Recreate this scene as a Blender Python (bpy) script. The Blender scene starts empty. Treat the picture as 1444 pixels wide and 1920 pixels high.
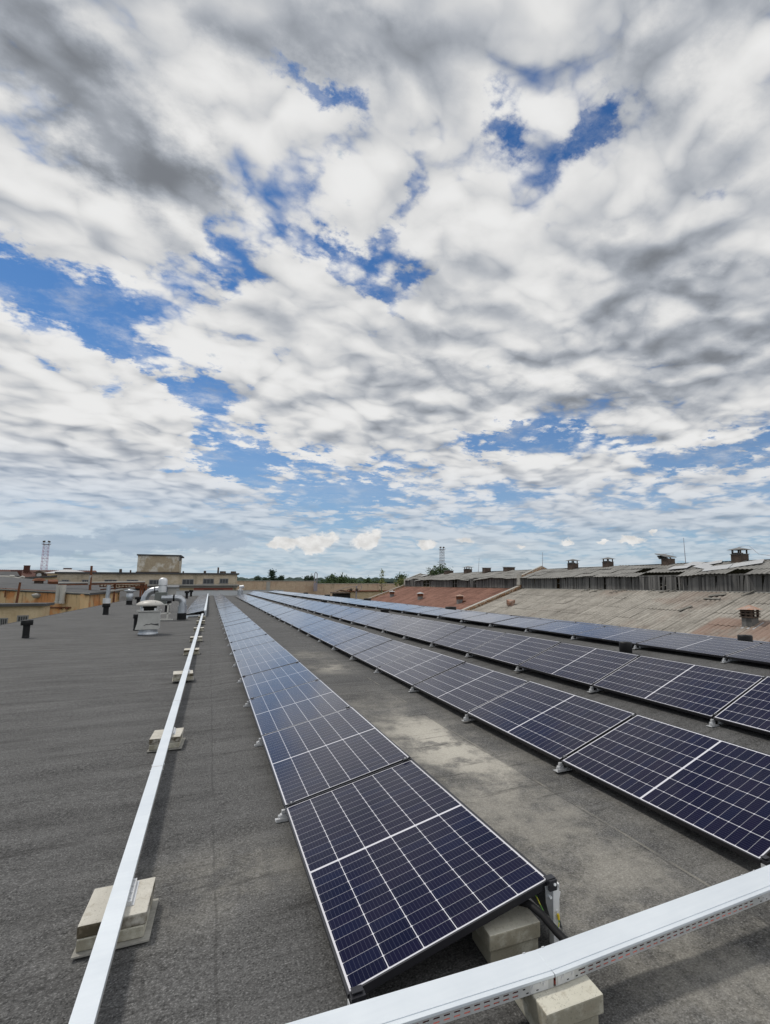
import bpy, math, random
from mathutils import Vector, Matrix
random.seed(7)
S = bpy.context.scene
COL = S.collection
R = math.radians

# ------------------------------------------------------------------ camera
EYE = Vector((0.0, 0.0, 1.79))
FPX, YAW, PIT, CX, CY = 997.48, R(26.809), R(7.2031), 900.9, 967.9
cam = bpy.data.cameras.new("camera")
cam.sensor_fit = 'VERTICAL'; cam.sensor_height = 36.0
cam.lens = FPX / 1920 * 36.0
cam.shift_x = -(CX - 722) / 1920.0
cam.shift_y = (CY - 960) / 1920.0
cam.clip_start = 0.05; cam.clip_end = 8000
camo = bpy.data.objects.new("camera", cam); COL.objects.link(camo)
camo.location = EYE
camo.rotation_euler = (math.pi / 2 + PIT, 0, -YAW)
S.camera = camo

# direction through a point of the photograph, used to find where far things stand
_fw = Vector((math.sin(YAW) * math.cos(PIT), math.cos(YAW) * math.cos(PIT), math.sin(PIT)))
_rt = Vector((math.cos(YAW), -math.sin(YAW), 0)); _up = _rt.cross(_fw)
def ray(x, y): return _fw + _rt * ((x - CX) / FPX) - _up * ((y - CY) / FPX)
def atY(x, y, Y): r = ray(x, y); return EYE + r * (Y / r.y)
def atX(x, y, X): r = ray(x, y); return EYE + r * (X / r.x)
def atZ(x, y, Z): r = ray(x, y); return EYE + r * ((Z - EYE.z) / r.z)

# ------------------------------------------------------------------ node expression helper
class X:
    """a socket or number with arithmetic that builds math nodes"""
    nt = None
    def __init__(s, v): s.v = v
    @staticmethod
    def m(op, *a, clamp=False):
        n = X.nt.nodes.new('ShaderNodeMath'); n.operation = op; n.use_clamp = clamp
        for i, q in enumerate(a):
            q = q.v if isinstance(q, X) else q
            if isinstance(q, (int, float)): n.inputs[i].default_value = q
            else: X.nt.links.new(q, n.inputs[i])
        return X(n.outputs[0])
    def __add__(s, o): return X.m('ADD', s, o)
    __radd__ = __add__
    def __sub__(s, o): return X.m('SUBTRACT', s, o)
    def __rsub__(s, o): return X.m('SUBTRACT', o, s)
    def __mul__(s, o): return X.m('MULTIPLY', s, o)
    __rmul__ = __mul__
    def __truediv__(s, o): return X.m('DIVIDE', s, o)
    def __rtruediv__(s, o): return X.m('DIVIDE', o, s)
    def abs(s): return X.m('ABSOLUTE', s)
    def fr(s): return X.m('FRACT', s)
    def floor(s): return X.m('FLOOR', s)
    def exp(s): return X.m('EXPONENT', s)
    def lt(s, o): return X.m('LESS_THAN', s, o)
    def gt(s, o): return X.m('GREATER_THAN', s, o)
    def max(s, o): return X.m('MAXIMUM', s, o)
    def min(s, o): return X.m('MINIMUM', s, o)
    def pw(s, o): return X.m('POWER', s, o)
    def clamp(s): return X.m('ADD', s, 0.0, clamp=True)
    def step(s, a, b, lo=0.0, hi=1.0):
        n = X.nt.nodes.new('ShaderNodeMapRange'); n.interpolation_type = 'SMOOTHSTEP'
        X.nt.links.new(s.v, n.inputs[0])
        for i, q in zip((1, 2, 3, 4), (a, b, lo, hi)): n.inputs[i].default_value = q
        return X(n.outputs[0])

def vec(x, y, z=0.0):
    n = X.nt.nodes.new('ShaderNodeCombineXYZ')
    for i, q in enumerate((x, y, z)):
        q = q.v if isinstance(q, X) else q
        if isinstance(q, (int, float)): n.inputs[i].default_value = q
        else: X.nt.links.new(q, n.inputs[i])
    return n.outputs[0]
def sep(sock):
    n = X.nt.nodes.new('ShaderNodeSeparateXYZ'); X.nt.links.new(sock, n.inputs[0])
    return X(n.outputs[0]), X(n.outputs[1]), X(n.outputs[2])
def noise(v, scale=1.0, detail=4, rough=0.5, dist=0.0, color=False):
    n = X.nt.nodes.new('ShaderNodeTexNoise')
    n.inputs['Scale'].default_value = scale; n.inputs['Detail'].default_value = detail
    n.inputs['Roughness'].default_value = rough; n.inputs['Distortion'].default_value = dist
    X.nt.links.new(v, n.inputs['Vector'])
    return n.outputs['Color'] if color else X(n.outputs[0])
def white(v):
    n = X.nt.nodes.new('ShaderNodeTexWhiteNoise'); X.nt.links.new(v, n.inputs['Vector'])
    return X(n.outputs['Value'])
def voro(v, scale, feature='F1'):
    n = X.nt.nodes.new('ShaderNodeTexVoronoi'); n.feature = feature; n.inputs['Scale'].default_value = scale
    X.nt.links.new(v, n.inputs['Vector']); return n
def dot(v, d):
    n = X.nt.nodes.new('ShaderNodeVectorMath'); n.operation = 'DOT_PRODUCT'
    X.nt.links.new(v, n.inputs[0]); n.inputs[1].default_value = d
    return X(n.outputs['Value'])
def vadd(a, b):
    n = X.nt.nodes.new('ShaderNodeVectorMath'); n.operation = 'ADD'
    X.nt.links.new(a, n.inputs[0])
    if isinstance(b, tuple): n.inputs[1].default_value = b
    else: X.nt.links.new(b, n.inputs[1])
    return n.outputs[0]
def vmul(a, b):
    n = X.nt.nodes.new('ShaderNodeVectorMath'); n.operation = 'MULTIPLY'
    X.nt.links.new(a, n.inputs[0])
    if isinstance(b, tuple): n.inputs[1].default_value = b
    else: X.nt.links.new(b, n.inputs[1])
    return n.outputs[0]
def mix(f, a, b):
    n = X.nt.nodes.new('ShaderNodeMix'); n.data_type = 'RGBA'
    if isinstance(f, X): X.nt.links.new(f.v, n.inputs[0])
    else: n.inputs[0].default_value = f
    for i, q in ((6, a), (7, b)):
        if isinstance(q, tuple): n.inputs[i].default_value = (*q, 1.0)
        else: X.nt.links.new(q, n.inputs[i])
    return n.outputs[2]
def grey(x):
    n = X.nt.nodes.new('ShaderNodeCombineColor')
    for i in range(3): X.nt.links.new(x.v, n.inputs[i])
    return n.outputs[0]
def tint(x, c):
    n = X.nt.nodes.new('ShaderNodeVectorMath'); n.operation = 'SCALE'
    n.inputs[0].default_value = c; X.nt.links.new(x.v, n.inputs['Scale'])
    return n.outputs[0]

# ------------------------------------------------------------------ world: Nishita sky with a cloud deck by direction
W = bpy.data.worlds.new("World"); S.world = W; W.use_nodes = True
SUN_EL, SUN_AZ = R(58), R(-38)          # azimuth from +Y towards +X
SKY_STRENGTH = 0.10
def build_world():
    nt = W.node_tree; nt.nodes.clear(); X.nt = nt
    out = nt.nodes.new('ShaderNodeOutputWorld'); bg = nt.nodes.new('ShaderNodeBackground')
    bg.inputs['Strength'].default_value = SKY_STRENGTH
    nt.links.new(bg.outputs[0], out.inputs[0])
    sky = nt.nodes.new('ShaderNodeTexSky'); sky.sky_type = 'NISHITA'; sky.sun_disc = False
    sky.sun_elevation = SUN_EL; sky.sun_rotation = SUN_AZ
    sky.air_density = 1.0; sky.dust_density = 0.6; sky.ozone_density = 2.2
    K = 1.0 / SKY_STRENGTH
    tc = nt.nodes.new('ShaderNodeTexCoord'); d0 = tc.outputs['Generated']
    x, y, z = sep(d0)
    zc = z.max(0.0)
    k = 1.0 / (zc + 0.15)
    p = vec(x * k, y * k, 0.0)
    # warped direction for ragged edges of the large shapes
    wn = noise(p, 2.2, 6, 0.6, color=True)
    wn2 = noise(p, 9.0, 6, 0.65, color=True)
    dw = vadd(vadd(d0, vmul(vadd(wn, (-0.5, -0.5, -0.5)), (0.13, 0.13, 0.13))), vmul(vadd(wn2, (-0.5, -0.5, -0.5)), (0.17, 0.17, 0.17)))
    def blob(px, py, s1, s2, rot=0.0, src=None):
        c = ray(px, py).normalized()
        t1 = c.cross(Vector((0, 0, 1))).normalized(); t2 = t1.cross(c)
        a = R(rot); u = t1 * math.cos(a) + t2 * math.sin(a); v = t2 * math.cos(a) - t1 * math.sin(a)
        fac = ray(px, py).length
        s1 = s1 / FPX / fac; s2 = s2 / FPX / fac
        src = src or dw
        A = dot(src, tuple(u / s1)); B = dot(src, tuple(v / s2))
        A = A - u.dot(c) / s1; B = B - v.dot(c) / s2
        return ((A * A + B * B) * -1.0).exp()
    def total(lst, src=None):
        t = None
        for px, py, s1, s2, rot, w in lst:
            b = blob(px, py, s1, s2, rot, src) * w
            t = b if t is None else t + b
        return t
    GAPS = [(60, 535, 130, 44, -8, .27), (200, 555, 130, 50, 0, .26), (415, 500, 80, 60, -25, .34), (255, 660, 150, 36, -8, .28), (385, 755, 60, 80, 20, .32), (440, 850, 75, 48, 0, .34),
            (585, 152, 70, 30, -25, .25), (1110, 238, 90, 30, 25, .26), (922, 228, 36, 46, 50, .20), (790, 495, 100, 28, -8, .22), (630, 480, 80, 36, -20, .24),
            (765, 370, 24, 90, 0, .12), (1355, 370, 40, 50, 0, .14), (1320, 852, 230, 28, -3, .28), (980, 832, 190, 18, 0, .24), (560, 890, 190, 34, -6, .28),
            (640, 945, 260, 20, 0, .18), (720, 575, 90, 30, -30, .18), (490, 640, 80, 28, 0, .16), (560, 320, 60, 50, 0, .10), (1240, 930, 240, 22, 0, .10),
            (480, 420, 60, 60, -30, .17), (820, 900, 200, 16, 0, .12), (130, 690, 90, 24, -8, .14), (1090, 170, 40, 30, 0, .06)]
    FILL = [(720, 380, 130, 80, 0, .10), (830, 180, 90, 60, 0, .10), (700, 250, 80, 70, 0, .10), (1300, 300, 120, 120, 0, .08), (300, 590, 150, 40, -6, .12), (130, 800, 320, 90, 0, .08), (250, 250, 330, 120, -33, .22), (650, 40, 300, 90, 0, .2), (1260, 90, 260, 110, 30, .18), (1000, 420, 320, 120, 15, .14), (1050, 640, 480, 100, 0, .14),
            (560, 620, 160, 60, 0, .08), (160, 400, 220, 60, -10, .2), (620, 370, 110, 90, 0, .1), (720, 760, 330, 60, 8, .12), (100, 800, 260, 110, 0, .12), (150, 1020, 300, 50, 0, .06), (180, 860, 300, 130, 0, .16), (330, 720, 60, 60, 0, .02), (900, 700, 500, 140, 0, .10)]
    DARK = [(980, 700, 300, 22, 3, .25), (1200, 560, 220, 22, 3, .3), (230, 240, 330, 95, -36, .85), (400, 370, 110, 60, -30, .4), (640, 60, 230, 70, -8, .55), (1290, 50, 230, 90, 34, .7), (1170, 480, 130, 60, 20, .55), (1390, 590, 130, 90, 10, .5),
            (1430, 250, 130, 90, 20, .5), (820, 620, 120, 26, 10, .25), (1180, 640, 260, 40, 4, .35), (1080, 760, 300, 26, 0, .3), (60, 120, 130, 80, -20, .4), (850, 470, 60, 40, 0, .25), (430, 30, 120, 50, -30, .35)]
    BRIGHT = [(160, 760, 260, 130, 0, .35), (760, 560, 300, 120, 0, .15), (620, 380, 120, 90, 0, .5), (120, 330, 200, 55, -22, .5), (500, 540, 130, 60, 0, .5), (1010, 320, 180, 60, 25, .5), (450, 150, 90, 140, -20, .45), (300, 590, 160, 40, 0, .4),
              (980, 130, 130, 70, 25, .4), (1330, 180, 110, 70, 25, .35), (560, 800, 180, 50, 10, .35), (700, 640, 150, 60, 0, .3), (90, 640, 160, 50, 0, .3)]
    n1 = noise(p, 2.0, 8, 0.52)
    n1s = noise(p, 2.0, 4, 0.42)
    n1b = noise(vadd(p, (0.030, -0.060, 0.0)), 2.0, 4, 0.42)      # same field stepped towards the sun: lit edges
    nf = noise(p, 7.0, 6, 0.6)
    pw = vadd(p, vmul(vadd(noise(p, 3.0, 3, 0.5, color=True), (-0.5, -0.5, -0.5)), (0.16, 0.16, 0.16)))
    def bil(v, s): return (noise(v, s, 1, 0.4) - 0.5).abs()
    b1 = bil(pw, 3.0); b2 = bil(pw, 6.4); b3 = bil(pw, 13.5); b4 = bil(pw, 29.0)
    B = b1 * 1.0 + b2 * 0.62 + b3 * 0.36 + b4 * 0.2                 # rounded heaps with creases between them
    pin = vmul(pw, (0.945, 0.945, 1.0))                             # a little higher in the sky: heaps are bright on top, grey below
    Bs = (b1 - bil(pin, 3.0)) + (b2 - bil(pin, 6.4)) * 0.7
    base = n1 + (nf - 0.5) * 0.16 + (B - 0.22) * 0.75
    cov = base + 0.105 + total(FILL) * 0.8 - total(GAPS) * 0.95
    wisp = noise(vadd(p, (11.0, 4.0, 0.0)), 5.0, 8, 0.68).step(0.45, 0.76) * 0.58
    alpha = cov.step(0.36, 0.56).max(wisp)
    lit = (n1s - n1b) * 1.3 + Bs * 1.35
    n2 = noise(vadd(p, (3.1, 1.7, 0.0)), 1.2, 5, 0.45)
    n3 = noise(vadd(p, (7.1, 2.7, 0.0)), 3.6, 6, 0.50)
    thick = (cov - 0.55).max(0.0)
    br = 0.88 + (n2 - 0.5) * 0.55 + (n3 - 0.5) * 0.30 + lit + (B - 0.22) * 0.85 + total(BRIGHT) * 0.26 - total(DARK) * 0.50 - thick * 0.25
    sunward = dot(d0, (math.sin(SUN_AZ), math.cos(SUN_AZ), 0.0))
    br = br.step(0.04, 1.20, 0.23, 0.84) * (1.0 + (0.0 - sunward).step(0.05, 0.8) * 0.75)   # sunlit clouds opposite the sun, brightened as added fill for camera-facing walls
    ccol = mix(br.step(0.34, 0.80), (0.83 * K, 0.895 * K, 1.0 * K), (0.985 * K, 0.985 * K, 0.98 * K))
    cl = vmul(ccol, grey(br))
    # clear sky: Nishita, deepened a little, paler at the horizon
    sk = vmul(sky.outputs[0], (0.20, 0.52, 0.86))
    hz = (zc * -5.0).exp()
    haze = mix(hz, (0.0, 0.0, 0.0), (0.44 * K, 0.57 * K, 0.68 * K))
    skc = mix(hz * 0.9, sk, (0.44 * K, 0.57 * K, 0.68 * K))
    c = mix(alpha * zc.step(0.02, 0.24, 0.35, 1.0), skc, cl)
    # thin far layers near the horizon
    ph = vec(x * 3.6, y * 3.6, z * 26.0)
    nl = noise(ph, 1.0, 7, 0.6)
    la = nl.step(0.36, 0.80) * (1.0 - zc.step(0.08, 0.24)) * 0.48
    c = mix(la, c, (0.67 * K, 0.685 * K, 0.70 * K))
    # cumulus puffs and grey-blue banks low over the horizon
    pp = vec(x * 26.0, y * 26.0, z * 40.0)
    np_ = noise(pp, 1.0, 7, 0.62)
    npu = noise(vadd(pp, (0.0, 0.0, 0.55)), 1.0, 7, 0.62)
    d1 = vadd(d0, vmul(vadd(noise(pp, 1.6, 5, 0.6, color=True), (-0.5, -0.5, -0.5)), (0.03, 0.03, 0.03)))
    banks = total([(290, 1005, 75, 22, 0, 1.1), (420, 1008, 85, 22, 0, 1.1), (150, 1020, 130, 18, 0, .9), (40, 1030, 90, 16, 0, .8)], d1)
    ba = (banks + (np_ - 0.5) * 2.0 + (nl - 0.5) * 1.4).step(0.42, 0.80) * 0.62
    c = mix(ba, c, (0.33 * K, 0.42 * K, 0.53 * K))
    puffs = total([(690, 1012, 34, 16, 25, 1.0), (596, 1014, 44, 15, 10, 1.0), (800, 1022, 22, 12, 0, .9), (876, 1013, 26, 8, 0, .85), (1184, 1012, 30, 10, 0, .9), (525, 1018, 34, 12, 0, .8),
                   (1062, 1016, 16, 6, 0, .8), (1130, 1018, 14, 5, 0, .75), (975, 1022, 18, 6, 0, .75), (1225, 998, 12, 5, 0, .75), (590, 1034, 20, 7, 0, .7)], d1)
    pa = (puffs + (np_ - 0.5) * 0.9).step(0.38, 0.66)
    sh = (0.86 + (np_ - npu) * 1.1).step(0.55, 1.15, 0.60, 0.84)
    c = mix(pa, c, vmul(grey(sh), (1.02 * K, 1.015 * K, 1.0 * K)))
    nt.links.new(c, bg.inputs['Color'])
build_world()

sl = bpy.data.lights.new("sun", 'SUN'); sl.energy = 2.1; sl.angle = R(7); sl.color = (1.0, 0.95, 0.87)
so = bpy.data.objects.new("sun", sl); COL.objects.link(so)
_sd = Vector((math.sin(SUN_AZ) * math.cos(SUN_EL), math.cos(SUN_AZ) * math.cos(SUN_EL), math.sin(SUN_EL)))
so.rotation_euler = (-_sd).to_track_quat('-Z', 'Y').to_euler(); so.location = (-20, 20, 40)

S.view_settings.view_transform = 'Standard'; S.view_settings.look = 'None'
S.view_settings.exposure = 0.0; S.view_settings.gamma = 1.0
S.render.engine = 'CYCLES'
S.cycles.max_bounces = 6; S.cycles.diffuse_bounces = 3; S.cycles.glossy_bounces = 3

# ------------------------------------------------------------------ materials
def material(name, fn, rough=0.7, metal=0.0, spec=0.4):
    m = bpy.data.materials.new(name); m.use_nodes = True
    nt = m.node_tree; X.nt = nt
    b = nt.nodes['Principled BSDF']
    b.inputs['Roughness'].default_value = rough; b.inputs['Metallic'].default_value = metal
    b.inputs['Specular IOR Level'].default_value = spec
    tc = nt.nodes.new('ShaderNodeTexCoord')
    geo = nt.nodes.new('ShaderNodeNewGeometry')
    def bump(h, strength=0.3, distance=0.01):
        n = nt.nodes.new('ShaderNodeBump'); n.inputs['Strength'].default_value = strength
        n.inputs['Distance'].default_value = distance
        nt.links.new(h.v, n.inputs['Height']); nt.links.new(n.outputs[0], b.inputs['Normal'])
    def setc(c):
        if isinstance(c, tuple): b.inputs['Base Color'].default_value = (*c, 1)
        else: nt.links.new(c, b.inputs['Base Color'])
    def setr(r): nt.links.new(r.v, b.inputs['Roughness'])
    fn(dict(o=tc.outputs['Object'], w=geo.outputs['Position'], bump=bump, col=setc, rgh=setr, b=b, nt=nt))
    return m

def mottled(name, c1, c2, scale=3.0, rough=0.7, metal=0.0, bumps=0.15, fine=40.0, spec=0.4, space='w'):
    def fn(a):
        n = noise(a[space], scale, 5, 0.6); g = noise(a[space], fine, 3, 0.6)
        f = ((n - 0.5) * 1.5 + (g - 0.5) * 0.7 + 0.5).clamp()
        a['col'](mix(f, c1, c2)); a['bump'](g, bumps, 0.01)
    return material(name, fn, rough, metal, spec)

def m_deck(a):
    x, y, z = sep(a['w'])
    P = a['w']
    g = noise(P, 95.0, 2, 0.7); g2 = noise(P, 34.0, 3, 0.65)
    big = noise(P, 0.55, 5, 0.6)
    strk = noise(vmul(P, (0.55, 3.6, 1.0)), 1.0, 6, 0.65, 0.6)
    mid = noise(P, 2.4, 5, 0.62)
    dustn = noise(vmul(P, (1.0, 0.75, 1.0)), 1.5, 8, 0.72)
    lane = x.step(1.45, 1.95) * (1.0 - x.step(3.4, 4.6))
    near = 1.0 - y.step(6.5, 10.5)
    bx = x - 2.50; by = y - 5.9
    spot = ((bx * bx * 7.0 + by * by * 0.8) * -1.0).exp()
    b2x = x - 2.42; b2y = y - 12.1; spot2 = ((b2x * b2x * 6.0 + b2y * b2y * 1.2) * -1.0).exp()
    b3x = x - 2.37; b3y = y - 14.3; spot3 = ((b3x * b3x * 5.0 + b3y * b3y * 1.6) * -1.0).exp()
    b4x = x - 0.25; b4y = y - 3.85; spot4 = ((b4x * b4x * 3.0 + b4y * b4y * 5.0) * -1.0).exp()
    dust = (((lane * near * 0.52 + spot * 1.10) * (1.0 - x.step(2.76, 2.80) * 0.6) + spot2 * 0.85 + spot3 * 0.6 + spot4 * 0.40) * dustn.step(0.36, 0.62, 0.12, 1.25)).clamp()
    base = 0.080 + (big - 0.5) * 0.045 + (strk - 0.5) * 0.115 + (mid - 0.5) * 0.035
    gr = (g - 0.5) * 0.26 + (g2 - 0.5) * 0.13
    val = (base + gr + g.gt(0.64) * 0.06).max(0.014)
    c = tint(val, (1.0, 0.995, 0.985))
    dc = tint((0.30 + spot * 0.16 + gr * 1.3 + (dustn - 0.5) * 0.16).max(0.05), (1.0, 0.95, 0.83))
    c = mix(dust * 0.85, c, dc)
    # laps of the felt rolls
    wob = (noise(P, 0.7, 3, 0.5) - 0.5) * 0.16
    lap = ((y + wob) * (1 / 0.98)).fr()
    lapm = lap.lt(0.02) * noise(vmul(P, (1.2, 6.0, 1.0)), 0.9, 3, 0.6).step(0.50, 0.66)
    wob2 = (noise(P, 1.6, 4, 0.6) - 0.5) * 0.05
    lx = ((x + wob2 - 0.13).abs().lt(0.006) + (x + wob2 * 0.4 - 2.78).abs().lt(0.006)).clamp() * noise(P, 1.1, 2, 0.5).step(0.38, 0.5)
    dark = (lapm * 0.5 + lx * 0.32 + noise(vmul(P, (0.5, 5.0, 1.0)), 1.3, 5, 0.7).step(0.56, 0.70) * 0.55).clamp()
    c = mix(dark, c, (0.022, 0.021, 0.02))
    light = ((x - 2.80).abs().lt(0.010) * noise(P, 1.3, 2, 0.5).step(0.48, 0.66)) * 0.28
    c = mix(light, c, (0.36, 0.34, 0.28))
    a['col'](c)
    a['bump'](g * 0.6 + g2 * 0.5 + lap.lt(0.5) * 0.0 - dark * 0.8, 0.55, 0.006)
DECK = material('bitumen_felt', m_deck, 0.88, 0, 0.25)

def m_cell(a):
    x, y, z = sep(a['o'])
    LW, LL = 1.038, 2.094
    mx, my = 0.019, 0.022
    cw = (LW - 2 * mx) / 6.0
    mid = 0.009                      # half of the middle bus strip
    hl = (LL / 2 - my - mid) / 12.0
    yy = (y - LL / 2).abs() - mid    # from the middle strip outwards
    u = (x - mx) / cw; v = yy / hl
    fu = u.fr(); fv = v.fr()
    eu = (fu - 0.5).abs(); ev = (fv - 0.5).abs()
    col_gap = eu.gt(0.5 - 0.0018 / cw); row_gap = ev.gt(0.5 - 0.0013 / hl)
    out = (u.lt(0.0) + u.gt(6.0) + v.lt(0.0) + v.gt(12.0)).clamp()
    dia = ((0.5 - eu) * cw + (0.5 - ev) * hl).lt(0.0075)
    line = (col_gap + row_gap * 0.50 + out + dia * 0.8).clamp()
    bus = ((fu * 9.0).fr() - 0.5).abs().lt(0.036)
    info = X.nt.nodes.new('ShaderNodeObjectInfo')
    idx = vec(u.floor(), v.floor() + (y - LL / 2).gt(0.0) * 40.0, X(info.outputs['Random']) * 91.0)
    wn = white(idx); pw = X(info.outputs['Random'])
    cellc = mix(wn, (0.0024, 0.0034, 0.020), (0.0058, 0.0050, 0.024))
    cellc = mix((wn * 7.31).fr().gt(0.8) * 0.6, cellc, (0.0035, 0.006, 0.030))
    cellc = mix(bus * 0.14, cellc, (0.34, 0.36, 0.46))
    c = mix(line, cellc, (0.62, 0.62, 0.66))
    dn = noise(vmul(a['w'], (1.0, 1.0, 1.0)), 3.3, 6, 0.68); sp = noise(a['w'], 60.0, 2, 0.6)
    c = mix((dn.step(0.50, 0.85) * 0.022 + sp.gt(0.76) * 0.04).clamp(), c, (0.42, 0.40, 0.36))
    a['col'](c)
    a['rgh'](0.11 + noise(a['w'], 3.0, 3, 0.6) * 0.06)
    a['bump'](noise(a['w'], 2.2, 2, 0.5), 0.012, 0.02)
CELL = material('solar_cells_under_glass', m_cell, 0.07, 0, 0.20)
for _n, _v in (('Sheen Weight', 0.6), ('Sheen Roughness', 0.20)): CELL.node_tree.nodes['Principled BSDF'].inputs[_n].default_value = _v

def glaze(m):
    nt = m.node_tree; X.nt = nt; b = nt.nodes['Principled BSDF']; out = nt.nodes['Material Output']
    b.inputs['Specular IOR Level'].default_value = 0.0; b.inputs['Roughness'].default_value = 0.6
    lw = nt.nodes.new('ShaderNodeLayerWeight'); lw.inputs['Blend'].default_value = 0.5
    gl = nt.nodes.new('ShaderNodeBsdfGlossy'); gl.inputs['Color'].default_value = (0.96, 0.97, 1.0, 1)
    rg = b.inputs['Roughness'].links[0].from_socket; nt.links.new(rg, gl.inputs['Roughness']); nt.links.remove(b.inputs['Roughness'].links[0])
    mx = nt.nodes.new('ShaderNodeMixShader')
    f = X(lw.outputs['Facing']); f2 = f * f
    fac = f2 * f2 * f * 0.95 + 0.006                      # anti-reflection coated glass: little seen straight on, a mirror at grazing angles
    nt.links.new(fac.v, mx.inputs[0]); nt.links.new(b.outputs[0], mx.inputs[1]); nt.links.new(gl.outputs[0], mx.inputs[2]); nt.links.new(mx.outputs[0], out.inputs[0])
glaze(CELL)

def simple(name, c, rough=0.6, metal=0.0, spec=0.4): return mottled(name, tuple(q * 0.86 for q in c), tuple(min(1, q * 1.12) for q in c), 4.0, rough, metal, 0.05, 60.0, spec)
BLACKAL = simple('black_anodised_aluminium', (0.012, 0.012, 0.016), 0.38, 0.0, 0.5)
ALU = mottled('aluminium', (0.52, 0.53, 0.54), (0.68, 0.69, 0.70), 9.0, 0.42, 0.35, 0.05)
ALUB = mottled('bright_aluminium', (0.66, 0.67, 0.67), (0.80, 0.81, 0.81), 9.0, 0.4, 0.15, 0.05)
GALV = mottled('galvanised_steel', (0.30, 0.32, 0.34), (0.50, 0.52, 0.55), 7.0, 0.33, 0.8, 0.06, 25.0)
def m_tray(a):
    x, y, z = sep(a['w'])
    n = noise(vmul(a['w'], (2.0, 2.0, 2.0)), 1.5, 5, 0.6); s = noise(vmul(a['w'], (1.0, 22.0, 8.0)), 2.0, 4, 0.6)
    a['col'](mix(((n - 0.5) * 1.2 + (s - 0.5) * 0.6 + 0.5).clamp(), (0.59, 0.64, 0.69), (0.72, 0.765, 0.80)))
    a['rgh'](0.32 + n * 0.25)
TRAY = material('zinc_coated_tray', m_tray, 0.45, 0.25, 0.5)
STEELSIDE = mottled('perforated_tray_side', (0.42, 0.43, 0.43), (0.56, 0.57, 0.57), 5.0, 0.45, 0.35, 0.04, 30)
RUBBER = simple('black_rubber', (0.009, 0.009, 0.010), 0.6, 0, 0.2)
BLACKP = simple('black_plastic', (0.008, 0.008, 0.009), 0.5, 0, 0.25)
REDC = simple('red_cable', (0.66, 0.16, 0.12), 0.5)
def m_conc(a, c1, c2, stain_shade, amt=0.72):
    n = noise(a['w'], 9.0, 6, 0.65); f = noise(a['w'], 90.0, 3, 0.6); d = noise(a['w'], 5.0, 5, 0.7)
    c = mix(n, c1, c2)
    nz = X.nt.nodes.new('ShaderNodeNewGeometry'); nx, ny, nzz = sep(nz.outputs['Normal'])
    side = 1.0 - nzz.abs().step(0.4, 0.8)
    c = mix((d.step(0.34, 0.58) * (0.10 + side * amt)).clamp(), c, stain_shade)     # algae, rain stains and painted-in shade on the side faces
    pit = noise(a['w'], 150.0, 2, 0.5).gt(0.68)
    blot = noise(a['w'], 14.0, 6, 0.7).step(0.54, 0.66) * 0.4
    c = mix(blot, c, (0.25, 0.215, 0.16))
    c = mix((f.gt(0.64) * 0.35 + pit * 0.5).clamp(), c, (0.13, 0.12, 0.10))
    a['col'](c); a['bump'](n * 0.7 + f - pit * 0.8, 0.45, 0.004)
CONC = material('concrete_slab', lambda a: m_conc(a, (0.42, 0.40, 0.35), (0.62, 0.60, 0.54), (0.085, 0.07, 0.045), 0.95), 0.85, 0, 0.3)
CONC2 = material('concrete_slab_weathered', lambda a: m_conc(a, (0.44, 0.43, 0.36), (0.62, 0.60, 0.52), (0.22, 0.20, 0.145)), 0.85, 0, 0.3)
MAT = mottled('felt_mat', (0.16, 0.155, 0.14), (0.40, 0.39, 0.35), 8.0, 0.95, 0, 0.3, 60)
def m_streaked(a, c1, c2, rust, amt):
    n = noise(vmul(a['w'], (5.0, 5.0, 1.0)), 1.0, 6, 0.6); g = noise(a['w'], 6.0, 5, 0.6); h = noise(a['w'], 1.7, 6, 0.7)
    c = mix(g, c1, c2)
    c = mix((n.step(0.5, 0.75) * 0.5 + h.step(0.56, 0.70)).clamp() * amt, c, rust)
    a['col'](c); a['bump'](g, 0.15, 0.02)
OLDWHITE = material('peeling_white_paint', lambda a: m_streaked(a, (0.30, 0.30, 0.285), (0.48, 0.48, 0.455), (0.20, 0.19, 0.17), 0.6), 0.6, 0, 0.4)
CAPW = mottled('fibreglass_cowl', (0.38, 0.365, 0.335), (0.50, 0.485, 0.45), 3.0, 0.45, 0, 0.05)
DARK = simple('dark_opening', (0.010, 0.010, 0.010), 0.9)
RUST = mottled('rust', (0.055, 0.022, 0.013), (0.20, 0.075, 0.032), 3.0, 0.9, 0, 0.3, 30)
RUSTCAP = mottled('rusty_cowl_metal', (0.34, 0.33, 0.31), (0.36, 0.13, 0.045), 2.2, 0.8, 0, 0.2, 12)
DARKROOF = mottled('dark_roofing_felt', (0.040, 0.042, 0.045), (0.085, 0.086, 0.088), 0.6, 0.9, 0, 0.2, 6)
PALEROOF = mottled('pale_sheet_roof', (0.34, 0.35, 0.36), (0.46, 0.47, 0.48), 0.5, 0.7)
REDSHEET = mottled('red_painted_roof', (0.065, 0.026, 0.020), (0.125, 0.045, 0.032), 0.8, 0.8, 0, 0.2, 5)
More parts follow.
